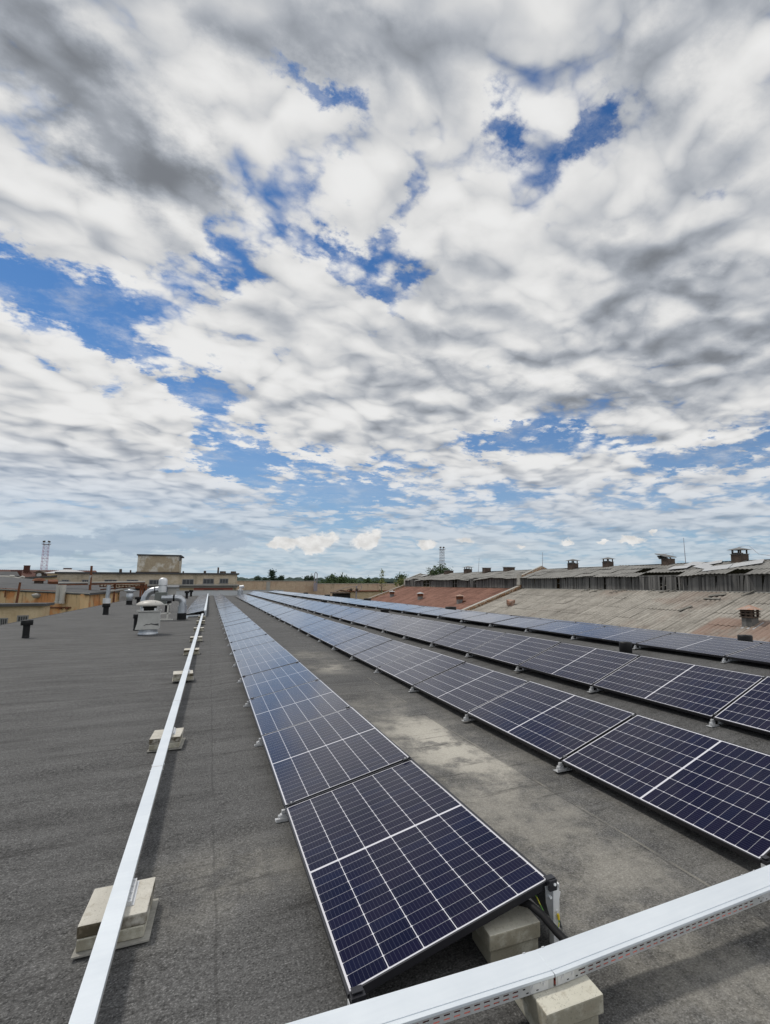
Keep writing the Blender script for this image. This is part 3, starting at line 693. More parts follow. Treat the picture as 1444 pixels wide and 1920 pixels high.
# ------------------------------------------------------------------ cross tray in front
def tray_front():
    root = thing('cable_tray', 'wide white lidded cable tray with slotted grey side crossing the foreground', 'cable tray', (1.5, 2.03, 0.15))
    segs = [((-0.25, 2.205), (1.355, 2.084)), ((1.36, 2.083), (2.755, 2.080)), ((2.76, 2.080), (4.4, 2.10))]
    Z0, Z1, Wd = 0.152, 0.197, 0.158
    for si, (a, c) in enumerate(segs):
        a = Vector((*a, 0)); c = Vector((*c, 0)); d = (c - a).normalized(); n = Vector((-d.y, d.x, 0)); L = (c - a).length
        M = Matrix((d, n, Vector((0, 0, 1)))).transposed()
        def ob(B, s0, s1, off, wid, z0, z1, m=0): B.obox(a + d * ((s0 + s1) / 2) + n * off + Vector((0, 0, (z0 + z1) / 2)), (s1 - s0, wid, z1 - z0), M, m)
        B = MB()
        ob(B, 0, L, 0, Wd - 0.006, Z0, Z0 + 0.0015)
        ob(B, 0, L, Wd / 2 - 0.002, 0.0015, Z0, Z1)
        off = -(Wd / 2 - 0.002)
        # front side with two rows of slots: solid strips and the webs between the slots
        zs = [Z0, Z0 + 0.0085, Z0 + 0.0140, Z0 + 0.0235, Z0 + 0.0290, Z1]
        ob(B, 0, L, off, 0.0015, zs[0], zs[1]); ob(B, 0, L, off, 0.0015, zs[2], zs[3]); ob(B, 0, L, off, 0.0015, zs[4], zs[5])
        for row, (z0, z1) in enumerate(((zs[1], zs[2]), (zs[3], zs[4]))):
            s = 0.0; pit, ln = 0.041, 0.0245
            st = 0.125 if si > 0 else 0.03
            en = L - 0.125 if si < 2 else L - 0.03
            ob(B, 0, st, off, 0.0015, z0, z1); s = st
            while s + pit < en:
                ob(B, s + ln, s + pit, off, 0.0015, z0, z1); s += pit
            ob(B, s, L, off, 0.0015, z0, z1)
        part_at(B.build('channel', STEELSIDE), root)
        B = MB(); g = -0.004; Z1 = 0.197 + 0.0006 * si
        ob(B, g, L - g, 0, Wd + 0.004, Z1 + 0.001, Z1 + 0.003); ob(B, g, L - g, 0, Wd * 0.72, Z1 + 0.0032, Z1 + 0.0062)
        ob(B, g, L - g, -(Wd / 2 + 0.0012), 0.0014, Z1 - 0.008, Z1 + 0.001); ob(B, g, L - g, Wd / 2 + 0.0012, 0.0014, Z1 - 0.008, Z1 + 0.001)
        part_at(B.build('lid', TRAY, bevel=0.001), root)
        for s, e in ((0.03, 1), (L - 0.045, -1)):      # joint fittings: splice plate, screws, latch tabs
            if (si == 0 and e == 1) or (si == 2 and e == -1): continue
            B = MB()
            ob(B, s - 0.02 if e > 0 else s - 0.062, s + 0.062 if e > 0 else s + 0.02, off - 0.0012, 0.0008, Z0 + 0.002, Z0 + 0.034)
            for q in (0.0, 0.052):
                c0 = a + d * (s + q * e) + n * (off - 0.0018) + Vector((0, 0, Z0 + 0.025))
                B.cyl(c0, c0 - n * 0.004, 0.0045, n=8)
            c0 = a + d * (s + 0.012 * e) + n * (off - 0.002) + Vector((0, 0, Z1 - 0.010)); B.obox(c0, (0.007, 0.003, 0.018), M @ Matrix.Rotation(R(12), 3, 'Y'))
            c0 = a + d * (s + 0.01 * e) + n * (-off + 0.003) + Vector((0, 0, Z1 - 0.004)); q_ = MB(); q_.obox(c0, (0.012, 0.004, 0.02), M); part_at(q_.build('lid_latch', ALU), root)
            for qx, qz in ((0.03, 0.010), (0.075, 0.010), (0.09, 0.027)):
                c0 = a + d * (s + qx * e) + n * (off - 0.0014) + Vector((0, 0, Z0 + qz)); B.obox(c0, (0.010, 0.001, 0.004), M, 1)
            part_at(B.build('joint_clip', [ALU, DARK]), root)
        # cables lying inside
        for off2, zz, mm, nm in ((-0.0685, 0.0105, REDC, 'red_cable'), (-0.050, 0.0105, REDC, 'red_cable'), (0.0, 0.0105, RUBBER, 'black_cable'), (0.035, 0.0105, RUBBER, 'black_cable')):
            B = MB(); B.tube([a + d * (L * q / 8) + n * (off2 + 0.0025 * math.sin(q * 2 + off2 * 90)) + Vector((0, 0, Z0 + zz + 0.001 * math.sin(q * 1.7))) for q in range(9)], 0.0072, 8)
            part_at(B.build(nm, mm), root)
tray_front()

def slab(x0, x1, y0, y1, z0, z1, label, m=CONC2, rz=0):
    b = MB(); M = Matrix.Rotation(R(rz), 3, 'Z'); b.obox((0, 0, 0), (x1 - x0, y1 - y0, z1 - z0), M)
    return tag(b.build('concrete_slab', m, loc=((x0 + x1) / 2, (y0 + y1) / 2, (z0 + z1) / 2), bevel=0.006), label, 'slab', 'concrete slabs by the front cable tray')
slab(1.255, 1.520, 1.895, 2.235, 0.078, 0.150, 'upper slab under the foreground tray joint, its pale front corner bare', CONC2, -3)
slab(1.268, 1.508, 1.915, 2.222, 0.004, 0.076, 'lower slab under the foreground tray joint', CONC2, -3)
slab(1.272, 1.545, 2.400, 2.640, 0.078, 0.150, 'upper slab in the shade under the nearest panel', CONC2, -3)
slab(1.282, 1.540, 2.412, 2.640, 0.004, 0.076, 'lower slab in the shade under the nearest panel', CONC2, -3)

# bracket, clamp and wiring at the near end of the first row
t1 = R(11.94); hx = 0.608 + PW * math.cos(t1); hz = 0.097 + PW * math.sin(t1)
br = thing('mounting_post', 'upright aluminium profile carrying the raised corner of the nearest panel', 'mounting post', (1.642, 2.405, 0))
xx, yy, ht = 1.642, 2.405, 0.288
b = MB()
b.box(xx - 0.015, xx + 0.015, yy, yy + 0.004, 0.004, ht - 0.028); b.box(xx - 0.018, xx - 0.0155, yy, yy + 0.04, 0.004, ht); b.box(xx + 0.0155, xx + 0.018, yy, yy + 0.04, 0.004, ht)
b.box(xx - 0.015, xx + 0.015, yy + 0.036, yy + 0.04, 0.004, ht - 0.02); b.box(xx - 0.0152, xx + 0.0152, yy, yy + 0.04, ht - 0.0275, ht - 0.0235)
b.box(xx - 0.0182, xx - 0.007, yy - 0.001, yy + 0.041, ht - 0.0055, ht + 0.001); b.box(xx + 0.007, xx + 0.0182, yy - 0.001, yy + 0.041, ht - 0.0055, ht + 0.001); b.box(xx - 0.002, xx + 0.002, yy + 0.001, yy + 0.039, ht - 0.0232, ht - 0.012)
part_at(b.build('profile', ALUB), br)
b = MB()
q = [(xx - 0.0185, ht - 0.004), (xx - 0.062, ht + 0.003), (xx - 0.058, ht - 0.075), (xx - 0.034, ht - 0.150), (xx - 0.0185, ht - 0.185)]
b.add([(x_, yy + 0.006, z_) for x_, z_ in q] + [(x_, yy + 0.009, z_) for x_, z_ in q], [(0, 1, 2, 3, 4)[::-1], (5, 6, 7, 8, 9)] + [(k, (k + 1) % 5, 5 + (k + 1) % 5, 5 + k) for k in range(5)])
b.cyl((xx - 0.034, yy + 0.006, ht - 0.052), (xx - 0.034, yy - 0.006, ht - 0.052), 0.0065, n=8, m=1); b.cyl((xx, yy, 0.165), (xx, yy - 0.009, 0.165), 0.006, n=8, m=1)
part_at(b.build('gusset_plate', [GALV, ALUB]), br)
b = MB(); b.box(xx - 0.045, xx - 0.002, yy - 0.012, yy + 0.028, ht - 0.020, 0.318); b.box(xx - 0.052, xx - 0.002, yy - 0.0, yy + 0.04, 0.3185, 0.3215); b.cyl((xx - 0.018, yy - 0.012, 0.298), (xx - 0.018, yy - 0.019, 0.300), 0.007, n=8, m=1)
part_at(b.build('end_clamp', [BLACKAL, ALUB], bevel=0.002), br)
b = MB(); q = [(xx + 0.0185, ht - 0.04), (xx + 0.040, ht - 0.052), (xx + 0.032, ht - 0.085), (xx + 0.0185, ht - 0.10)]
b.add([(x_, yy + 0.02, z_) for x_, z_ in q] + [(x_, yy + 0.023, z_) for x_, z_ in q], [(3, 2, 1, 0), (4, 5, 6, 7)] + [(k, (k + 1) % 4, 4 + (k + 1) % 4, 4 + k) for k in range(4)])
part_at(b.build('side_lug', ALUB), br)
ew = thing('earth_wire', 'green and yellow earth wire looping from the bare mounting post', 'wire', (xx, yy, 0.1))
b = MB(); z0 = 0.150
b.tube([(xx + .003, yy - 0.008, z0), (xx + 0.006, yy - 0.012, z0 - 0.030), (xx + 0.001, yy - 0.014, z0 - 0.050), (xx - 0.014, yy - 0.013, z0 - 0.056), (xx - 0.034, yy - 0.008, z0 - 0.044), (xx - 0.055, yy + 0.0, z0 - 0.012), (xx - 0.070, yy + 0.02, z0 + 0.03), (xx - 0.078, yy + 0.06, z0 + 0.07), (xx - 0.088, yy + 0.1, z0 + 0.09)], 0.0032, 8)
part_at(b.build('insulation', YG), ew)
b = MB(); b.cyl((xx + .003, yy - 0.008, z0 + 0.004), (xx + 0.005, yy - 0.011, z0 - 0.020), 0.0065, n=8); part_at(b.build('cable_lug', YELLOW), ew)
b = MB(); b.tube([(1.38, 2.85, 0.15), (1.455, 2.56, 0.190), (1.495, 2.43, 0.222), (1.522, 2.35, 0.205), (1.545, 2.27, 0.170), (1.562, 2.20, 0.150), (1.58, 2.12, 0.165)], 0.0175, 14)
tag(b.build('cable_conduit', RUBBER), 'thick black cable conduit from under the nearest panel into the foreground tray', 'conduit')
# low near corner bracket of rows one and two
for (xl, zl, y0, w, tl) in ((0.608, 0.097, 2.425, 'first', 11.94), (3.121, 0.099, 2.36, 'second', 18.4)):
    r = thing('corner_bracket', 'aluminium bracket with black clamp at the low near corner of the %s row' % w, 'bracket', (xl, y0, 0), 'corner brackets')
    b = MB(); b.box(xl - 0.075, xl + 0.12, y0 - 0.085, y0 + 0.01, 0.003, 0.008); b.box(xl - 0.002, xl + 0.002, y0 - 0.055, y0 - 0.005, 0.008, 0.085); b.box(xl + 0.07, xl + 0.074, y0 - 0.055, y0 - 0.005, 0.008, 0.07); b.box(xl - 0.075, xl + 0.06, y0 - 0.085, y0 - 0.081, 0.008, 0.035)
    part_at(b.build('angle', ALU), r)
    b = MB(); b.box(xl + 0.006, xl + 0.066, y0 - 0.045, y0 - 0.002, 0.03, 0.105); b.box(xl + 0.012, xl + 0.06, y0 - 0.03, y0 + 0.008, zl + 0.0145, zl + 0.018); b.cyl((xl + 0.036, y0 - 0.045, 0.075), (xl + 0.036, y0 - 0.058, 0.077), 0.008, n=8, m=1)
    part_at(b.build('end_clamp', [BLACKAL, ALU], bevel=0.002), r)

# ------------------------------------------------------------------ roof ventilation
def fan():
    p = Vector((-1.84, 22.4, 0))
    r = thing('roof_fan', 'old white box roof fan with a domed cowl and a torn felt band', 'roof fan', p)
    b = MB(); b.lathe([(0.30, 0.0), (0.31, 0.06), (0.27, 0.09), (0.305, 0.13), (0.27, 0.17), (0.30, 0.21)], (0, 0, 0), 20); part_at(b.build('base_collar', GALV, loc=p), r); r.children[-1].location = p
    b = MB(); w = 0.325
    vs = []
    for z, s, dx in ((0.20, 1.08, -0.02), (0.27, 1.05, -0.015), (0.40, 1.0, 0.0), (0.62, 0.98, 0.01), (0.80, 0.97, 0.01)):
        vs += [(-w * s + dx, -w * s, z), (w * s + dx, -w * s, z), (w * s + dx, w * s, z), (-w * s + dx, w * s, z)]
    fs = [(4 * i + k, 4 * i + (k + 1) % 4, 4 * i + 4 + (k + 1) % 4, 4 * i + 4 + k) for i in range(4) for k in range(4)] + [(16, 17, 18, 19)]
    b.add(vs, fs); o = b.build('housing', OLDWHITE, bevel=0.02); o.parent = r
    b = MB()                                     # ragged black tear round the housing
    pts = [(-0.335, 0.285), (-0.2, 0.315), (-0.12, 0.335), (-0.05, 0.385), (0.02, 0.375), (0.10, 0.405), (0.2, 0.385), (0.325, 0.40)]
    low = [(-0.335, 0.262), (-0.2, 0.30), (-0.12, 0.318), (-0.05, 0.352), (0.02, 0.352), (0.10, 0.372), (0.2, 0.345), (0.325, 0.31)]
    for (x0, a0), (x1, a1), (q0, c0), (q1, c1) in zip(pts, pts[1:], low, low[1:]):
        y = -w * 1.028
        b.add([(x0, y, c0), (x1, y, c1), (x1, y, a1), (x0, y, a0), (x0, y + .012, c0), (x1, y + .012, c1), (x1, y + .012, a1), (x0, y + .012, a0)], [(0, 1, 2, 3), (7, 6, 5, 4), (3, 2, 6, 7), (0, 4, 5, 1)])
    b.build('torn_band', DARKROOF, r)
    b = MB(); b.box(-0.36, 0.36, -0.36, 0.36, 0.80, 0.845); b.box(-0.36, -0.30, -0.37, -0.30, 0.846, 0.87); b.box(0.30, 0.38, -0.37, -0.30, 0.846, 0.88)
    b.build('top_flange', OLDWHITE, r, bevel=0.01)
    b = MB(); b.cyl((0, 0, 0.845), (0, 0, 1.02), 0.20, 0.22, 16, 0)
    for sx in (-0.26, 0.26):
        for sy in (-0.26, 0.26): b.cyl((sx, sy, 0.845), (sx, sy, 1.03), 0.012, n=6, m=1)
    for sx in (-0.19, 0.19): b.box(sx - 0.03, sx + 0.03, -0.28, -0.22, 0.846, 0.93, 1)
    b.build('motor_cage', [DARK, ALU], r)
    b = MB(); b.lathe([(0.40, 1.00), (0.425, 1.025), (0.415, 1.06), (0.36, 1.12), (0.27, 1.165), (0.14, 1.195), (0.0, 1.205)], (0, 0, 0), 32); b.lathe([(0.0, 1.02), (0.40, 1.00)], (0, 0, 0), 32)
    for a in (-2.2, -1.0): b.cyl((0.33 * math.cos(a), 0.33 * math.sin(a), 1.12), (0.34 * math.cos(a), 0.34 * math.sin(a), 1.155), 0.012, n=6)
    b.build('cowl', CAPW, r)
fan()
for c in bpy.data.objects:
    if c.name.startswith('base_collar'): c.location = (0, 0, 0); c.matrix_parent_inverse = Matrix.Identity(4)

def bend(c, r0, a0, a1, plane, n=8):
    return [Vector(c) + plane(math.cos(a0 + (a1 - a0) * i / n) * r0, math.sin(a0 + (a1 - a0) * i / n) * r0) for i in range(n + 1)]
def duct():
    r = thing('air_duct', 'shiny galvanised round duct with an elbow rising from a black collar', 'air duct', (-1.14, 30.7, 0))
    pl = lambda u, w: Vector((u, 0, w))
    b = MB(); b.cyl((0, 0, 0), (0, 0, 0.33), 0.205, n=24); b.build('roof_collar', RUBBER, r)
    b = MB(); b.cyl((0, 0, 0.33), (0, 0, 0.66), 0.20, n=24); b.cyl((0, 0, 0.645), (0, 0, 0.685), 0.205, n=24); b.build('sleeve', GALV, r)
    b = MB()
    pts = [(0, 0, 0.66), (0, 0, 0.80)] + [(-0.26 + 0.26 * math.cos(a), 0, 0.84 + 0.24 * math.sin(a)) for a in [R(q) for q in (8, 30, 52, 74, 90)]]
    b.tube(pts, 0.155, 20); b.build('elbow', GALV, r)
    for o in [r.children[-1]]:
        for p in o.data.polygons: p.use_smooth = False
    b = MB(); b.cyl((-0.26, 0, 1.08), (-0.44, 0, 1.08), 0.15, n=24); b.cyl((-0.44, 0, 1.08), (-0.92, 0, 1.08), 0.145, n=24); b.build('straight_duct', GALV, r)
    b = MB(); b.cyl((-0.36, 0, 1.08), (-0.43, 0, 1.08), 0.175, n=24); b.build('rubber_joint', RUBBER, r)
    q = thing('exhaust_unit', 'grey exhaust box on a white frame with a bright steel flue on top', 'exhaust unit', (-2.06, 30.9, 0))
    b = MB(); b.box(-0.30, 0.22, -0.25, 0.25, 0.78, 1.36); b.build('cabinet', simple('green_grey_paint', (0.12, 0.13, 0.12), 0.5), q, bevel=0.01)
    b = MB(); b.cyl((0.0, 0, 1.36), (0.0, 0, 1.66), 0.17, n=20); b.cyl((0, 0, 1.44), (0, 0, 1.46), 0.185, n=20); b.cyl((0, 0, 1.66), (0, 0, 1.70), 0.14, n=20); b.lathe([(0.19, 1.70), (0.19, 1.92), (0.17, 2.0), (0.11, 2.06), (0.0, 2.08)], (0, 0, 0), 20); b.build('flue', ALU, q)
    b = MB()
    for sx in (-0.28, 0.30):
        for sy in (-0.25, 0.25): b.bar((sx, sy, 0.03), (sx, sy, 0.78), 0.05, 0.05)
    for z in (0.03, 0.33, 0.76): b.bar((-0.3, -0.25, z), (0.42, -0.25, z), 0.05, 0.05); b.bar((-0.3, 0.25, z), (0.42, 0.25, z), 0.05, 0.05)
    b.box(0.15, 0.55, -0.35, -0.15, 0.005, 0.05)
    b.build('stand', simple('white_frame_paint', (0.55, 0.54, 0.50), 0.6), q)
    q2 = thing('air_duct', 'open galvanised duct elbow turned upward beside the bright flue', 'air duct', (-2.85, 31.6, 0))
    b = MB()
    b.tube([(0, 0, 0.0), (0, 0, 0.92), (0.02, 0, 1.10), (0.12, 0, 1.30), (0.26, 0, 1.41), (0.40, 0, 1.45), (0.62, 0, 1.48)], 0.165, 20, caps=False); b.build('elbow', GALV, q2)
    b = MB(); b.tube([(0.62, 0, 1.48), (0.88, -0.10, 1.50)], [0.19, 0.215], 20, caps=False); b.build('outlet', GALV, q2)
    b = MB(); b.cyl((0.40, 0, 1.45), (0.43, 0, 1.453), 0.205, n=20); b.build('rubber_joint', RUBBER, q2)
    b = MB(); b.cyl((0.85, -0.09, 1.497), (0.852, -0.091, 1.4975), 0.205, n=20); b.build('dark_mouth', simple('blue_mouth_shade', (0.03, 0.045, 0.07), 0.5), q2)  # disc across the mouth, inner shade put into its colour
duct()

def vent_stub(name, label, p, h, r, rc, hc, mats=(BLACKP, BLACKP), cat='vent pipe', grp='black vent pipes on the roof', cone=0.0):
    t = thing(name, label, cat, p, grp)
    b = MB(); b.cyl((0, 0, -0.02), (0, 0, h - hc), r, n=18); b.cyl((0, 0, 0), (0, 0, 0.05), r * 1.12, r * 1.04, n=18); b.build('pipe', mats[0], t)
    b = MB(); b.lathe([(rc * 0.97, h - hc), (rc, h - hc + 0.01), (rc, h - 0.015), (rc * 0.96, h), (0.0, h + cone)], (0, 0, 0), 20); b.lathe([(0.0, h - hc + 0.001), (rc * 0.97, h - hc)], (0, 0, 0), 20); b.build('cap', mats[1], t)
    return t
p = atZ(48, 1195, 0); vent_stub('vent_pipe', 'black capped vent pipe standing alone at the left eave', p, 0.57, 0.095, 0.165, 0.17)
p = atZ(198, 1152, 0)
t = vent_stub('vent_pipe', 'black vent pipe with a tall grey metal extension above it', p, 0.62, 0.14, 0.20, 0.20)
b = MB(); b.cyl((0, 0, 0.64), (0, 0, 0.92), 0.19, n=16); b.build('collar', ALU, t)
b = MB(); b.cyl((0.02, 0, 0.93), (0.05, 0, 1.70), 0.10, n=14); b.build('extension', GALV, t)
p = atZ(242, 1134, 0)
t = vent_stub('vent_pipe', 'grey roof vent under a pale flat hood near the far screen wall', p, 0.95, 0.22, 0.24, 0.6, (RUBBER, GALV), grp='grey roof vents')
b = MB(); b.lathe([(0.22, 1.0), (0.46, 1.22), (0.0, 1.32)], (0, 0, 0), 16); b.lathe([(0.19, 0.95), (0.19, 1.2)], (0, 0, 0), 12); b.build('hood', GALV, t)
p = atZ(256, 1182, 0) + Vector((-0.02, 0.3, 0)); vent_stub('vent_pipe', 'black capped vent pipe tucked against the left of the roof fan', p, 0.60, 0.12, 0.155, 0.16)
p = atZ(313, 1147, 0); vent_stub('vent_pipe', 'dark flared vent seen through the legs of the exhaust stand', p, 0.75, 0.13, 0.23, 0.2)
p = atZ(259, 1130, 0); vent_stub('vent_pipe', 'small black vent head left behind the open duct elbow', p, 0.55, 0.14, 0.30, 0.25)
p = atZ(350, 1122, 0); vent_stub('vent_pipe', 'small dark vent left of the short panel row, nearer of two', p, 0.9, 0.14, 0.25, 0.3)
p = atZ(358, 1118.5, 0); vent_stub('vent_pipe', 'small dark vent left of the short panel row, farther of two', p, 0.9, 0.14, 0.25, 0.3)
p = Vector((-4.6, 84, 0)); t = vent_stub('vent_pipe', 'wide grey ventilator before the far parapet left of the panels', p, 1.5, 0.62, 0.95, 0.25, (LEDGE, PALEROOF), grp='grey roof vents')
p = atZ(450, 1119, 0.02)
t = vent_stub('vent_pipe', 'slim silver flue standing by the far end of the second row', p, 0.95, 0.32, 0.36, 0.1, (GALV, ALU), grp='grey roof vents'); b = MB(); b.cyl((0, 0, 0.97), (0.05, 0, 1.25), 0.16, n=12); b.cyl((-0.1, 0, 1.27), (0.4, -0.1, 1.35), 0.22, n=12); b.build('hood', ALU, t)
# between the third and fourth rows
for i, (px, X_, r, txt) in enumerate([(1173, 7.35, 0.125, 'black round vent with a pale domed top between the third and fourth rows'), (720, 7.4, 0.20, 'black vent drum between the third and fourth rows, second along'), (605, 7.4, 0.21, 'black vent drum between the third and fourth rows, third along'), (548, 7.4, 0.22, 'black vent drum between the third and fourth rows, fourth along')]):
    yy = atX(px, 1205, X_).y
    vent_stub('roof_vent', txt, (X_, yy, deckz(X_)), 0.22 if i == 0 else 0.17, r * 0.92, r, 0.19 if i == 0 else 0.1, (BLACKP, BLACKP), 'roof vent', 'vents between panel rows', 0.012)
for i, (px, txt) in enumerate([(1397, 'black vent drum peeking over the ridge row at the right edge'), (845, 'black vent drum peeking over the ridge row below the rusty debris'), (687, 'black vent drum peeking over the ridge row below the low shed'), (611, 'black vent drum peeking over the ridge row, second farthest'), (570, 'black vent drum peeking over the ridge row, farthest')]):
    X_ = 9.35; yy = atX(px, 1195, X_).y
    vent_stub('roof_vent', txt, (X_, yy, deckz(X_)), 0.40 if i < 2 else 0.42, 0.125 if i == 0 else 0.20, 0.135 if i == 0 else 0.24, 0.3, (BLACKP, BLACKP), 'roof vent', 'vents behind the ridge row', 0.012)

# ------------------------------------------------------------------ warehouse on the right
XT, ZB, ZE, XR, ZR = 30.0, 1.244, 2.42, 32.8, 3.34
SL = 0.361
def lowz(x): return ZB - SL * (XT - x)
def upz(x): return ZE - 0.06 + (ZR - ZE + 0.06) * (x - (XT - 0.35)) / (XR - XT + 0.35)
def corrugated(y0, y1, xa, xb, zf, rowlen, amp, mat_, name, parent, seed, jitter=0.02, missing=(), sag=None):
    rnd = random.Random(seed); b = MB(); wl = 0.34; sw = wl * 4; 
    nrow = max(1, round((xb - xa) / rowlen)); rl = (xb - xa) / nrow
    y = y0; col = 0
    while y < y1 - 0.01:
        ye = min(y + sw, y1)
        for r in range(nrow):
            if rnd.random() < 0.004 or any(abs((y + ye) / 2 - my) < 0.7 and r == mr for my, mr in missing): continue
            xs0 = xa + r * rl - (0.10 if r else 0.0); xs1 = xa + (r + 1) * rl
            dz0 = rnd.gauss(0.012 if r else 0, jitter * 0.6); dz1 = rnd.gauss(0, jitter * 0.5); sk = rnd.gauss(0, jitter * 0.8)
            n = max(3, int(round((ye - y) / wl * 4))) + 1
            vs = []
            for (xx, dz) in ((xs0, dz0 + 0.006), (xs1, dz1)):
                for i in range(n):
                    yy = y + (ye - y) * i / (n - 1)
                    s = sag(xx, yy) if sag else 0.0
                    vs.append((xx + sk * (i / n - 0.5), yy, zf(xx) + dz + amp * math.cos(2 * math.pi * yy / wl) + s))
            b.add(vs, [(i, n + i, n + i + 1, i + 1)[::-1] for i in range(n - 1)], 0, True)
        y = ye; col += 1
    return part_at(b.build(name, mat_), parent)
def warehouse():
    r = thing('warehouse', 'long old warehouse with red and grey corrugated slopes and a boarded roof lantern', 'warehouse', (XT, 48, -8))
    YD, YF, YN = 49.9, 88.0, 6.0
    corrugated(YD + 0.3, YF, 19.0, XT - 0.02, lowz, 1.55, 0.036, ASBR, 'red_roof', r, 3, 0.012)
    corrugated(YN, YD - 0.3, 19.0, XT - 0.02, lowz, 1.55, 0.036, ASBG, 'grey_roof', r, 4, 0.014)
    b = MB(); b.box(19.2, 41, YF - 0.3, YF, -8, -3.0); b.box(19.05, 19.35, YN, YF - 0.31, -8, lowz(19.2) - 0.12)
    # under-roof deck so that nothing shows through gaps
    b.add([(19.0, YN, lowz(19) - 0.15), (XT + 0.1, YN, lowz(XT) - 0.15), (XT + 0.1, YF, lowz(XT) - 0.15), (19.0, YF, lowz(19) - 0.15)], [(0, 1, 2, 3)])
    part_at(b.build('wall', BRICKB), r)
    # boarded lantern side
    rnd = random.Random(11); b = MB(); y = YN
    gaps = [(atX(q, 1088, XT).y, w) for q, w in ((800, 2.2), (796, .8), (890, .8), (851, 0.6), (855, .5), (1046, 0.55), (1105, 0.22), (1134, 0.25), (1240, 0.24), (1246, 0.2), (1272, 0.2), (1278, 0.2), (1412, 0.2), (876, .25), (780, .3))]
    while y < YF - 0.2:
        w = rnd.uniform(0.13, 0.23)
        if not any(abs(y + w / 2 - gy) < gw / 2 for gy, gw in gaps) and rnd.random() > 0.012:
            t = rnd.gauss(0, 0.02) if rnd.random() < 0.85 else rnd.gauss(0, 0.14)
            zt = ZE - 0.10 - (abs(rnd.gauss(0, 0.05))); zb = ZB + 0.03 + abs(rnd.gauss(0, 0.02))
            xo = rnd.uniform(-0.02, 0.02)
            b.bar((XT + xo, y + w / 2, zb), (XT + xo + rnd.gauss(0, 0.01), y + w / 2 + t * (zt - zb), zt), 0.022, w * 0.97, 0, up=(0, 1, 0))
        y += w
    b.box(XT - 0.02, XT + 0.10, YN, YF, ZE - 0.13, ZE - 0.02)
    part_at(b.build('board_wall', WOOD), r)
    b = MB(); b.box(XT - 0.06, XT + 0.06, YN, YD - 1, ZB - 0.01, ZB + 0.04, 1)
    b.box(XT + 0.12, XT + 0.2, YN, YF, ZB + 0.5, ZB + 0.6)
    y = YN
    while y < YF: b.box(XT + 0.03, XT + 0.14, y, y + 0.12, ZB, ZE); y += 2.4
    part_at(b.build('lantern_frame', [WOOD, LEDGE]), r)
    b = MB(); b.box(35.5, 35.6, YN, YF, ZB - 1, ZE)
    part_at(b.build('rear_boarding', WOOD), r)
    def sag(xx, yy):
        s = 0
        for c, w, d in ((62.5, 2.8, -0.16), (83, 2.4, -0.20), (72, 3, -0.08), (24.5, 1.6, 0.10), (29.5, 2.0, -0.10), (46, 2.0, -0.08), (55, 2, .06)):
            s += d * math.exp(-((yy - c) / w) ** 2) * (1.2 - (xx - XT + 0.35) / 3.4)
        return s + 0.03 * math.sin(yy * 0.7)
    miss = [(30.2, 0), (31.2, 0), (29.0, 0), (84.5, 0), (83.4, 0), (27.8, 0), (61.8, 0), (22.8, 0)]
    up = corrugated(YN, YD - 0.25, XT - 0.35, XR, upz, 1.05, 0.024, ASBU, 'lantern_roof', r, 5, 0.035, miss, sag)
    up2 = corrugated(YD + 0.25, YF - 0.2, XT - 0.35, XR, upz, 1.05, 0.024, ASBU, 'lantern_roof', r, 6, 0.035, miss, sag)
    b = MB(); b.add([(XR - 0.05, YN, ZR + 0.03), (36.0, YN, ZE - 0.1), (36.0, YF, ZE - 0.1), (XR - 0.05, YF, ZR + 0.03)], [(0, 1, 2, 3)])
    part_at(b.build('rear_slope', ASBU), r)
    # loose sheets, battens left on the slopes
    rnd = random.Random(23)
    for si_, (px, py, L, w, rz) in enumerate(sorted(((1275, 1066, 1.6, 0.9, 10), (1318, 1064, 1.5, 0.7, -20), (1345, 1067, 1.8, 1.0, 15), (1395, 1060, 2.4, 1.0, 25), (1302, 1059, 1.4, 0.9, -10), (800, 1079, 1.8, 1.2, 20), (1335, 1058, 1.4, .8, 30)))):
        rr = ray(px, py); sl = (ZR - ZE + 0.06) / (XR - XT + 0.35)
        tt = (upz(0) - EYE.z) / (rr.z - sl * rr.x); c = EYE + rr * tt
        M = Matrix.Rotation(-math.atan(sl) + rnd.uniform(-.10, .02), 3, 'Y') @ Matrix.Rotation(R(rz), 3, 'Z')
        b = MB(); b.obox(c + Vector((0, 0, 0.10)), (w, L, 0.012), M); o = b.build('loose_sheet', PALEROOF)
        tag(o, 'pale loose sheet askew on the lantern roof, %s from the left' % ordinal(si_).replace('nearest', 'first'), 'roof sheet', 'loose sheets on the lantern roof')
    for si_, (px, py, L, rz, w) in enumerate(sorted(((1112, 1104, 2.2, 62, .10), (1125, 1107, 1.9, 55, .12), (1240, 1103, 1.5, 70, .12), (1262, 1107, 2.0, 40, .12), (1275, 1106, 1.6, 60, .10), (1160, 1110, 1.6, 35, .08), (800, 1096, 1.5, 30, .10), (1345, 1118, 1.1, 20, .3), (1285, 1143, 0.9, 70, .25), (1335, 1125, 1.2, 0, .2), (850, 1099, 1.5, 30, .10), (1410, 1112, 1.5, 75, .12)))):
        rr = ray(px, py); tt = (lowz(0) - EYE.z) / (rr.z - SL * rr.x); c = EYE + rr * tt
        M = Matrix.Rotation(-math.atan(SL), 3, 'Y') @ Matrix.Rotation(R(rz), 3, 'Z')
        b = MB(); b.obox(c + Vector((0, 0, 0.09)), (w, L, 0.04), M); o = b.build('loose_batten', WOOD2)
        tag(o, 'loose timber batten on the slope below the boarded lantern, %s from the left' % ordinal(si_).replace('nearest', 'first'), 'batten', 'loose battens on the warehouse slope')
    # fire walls
    b = MB()
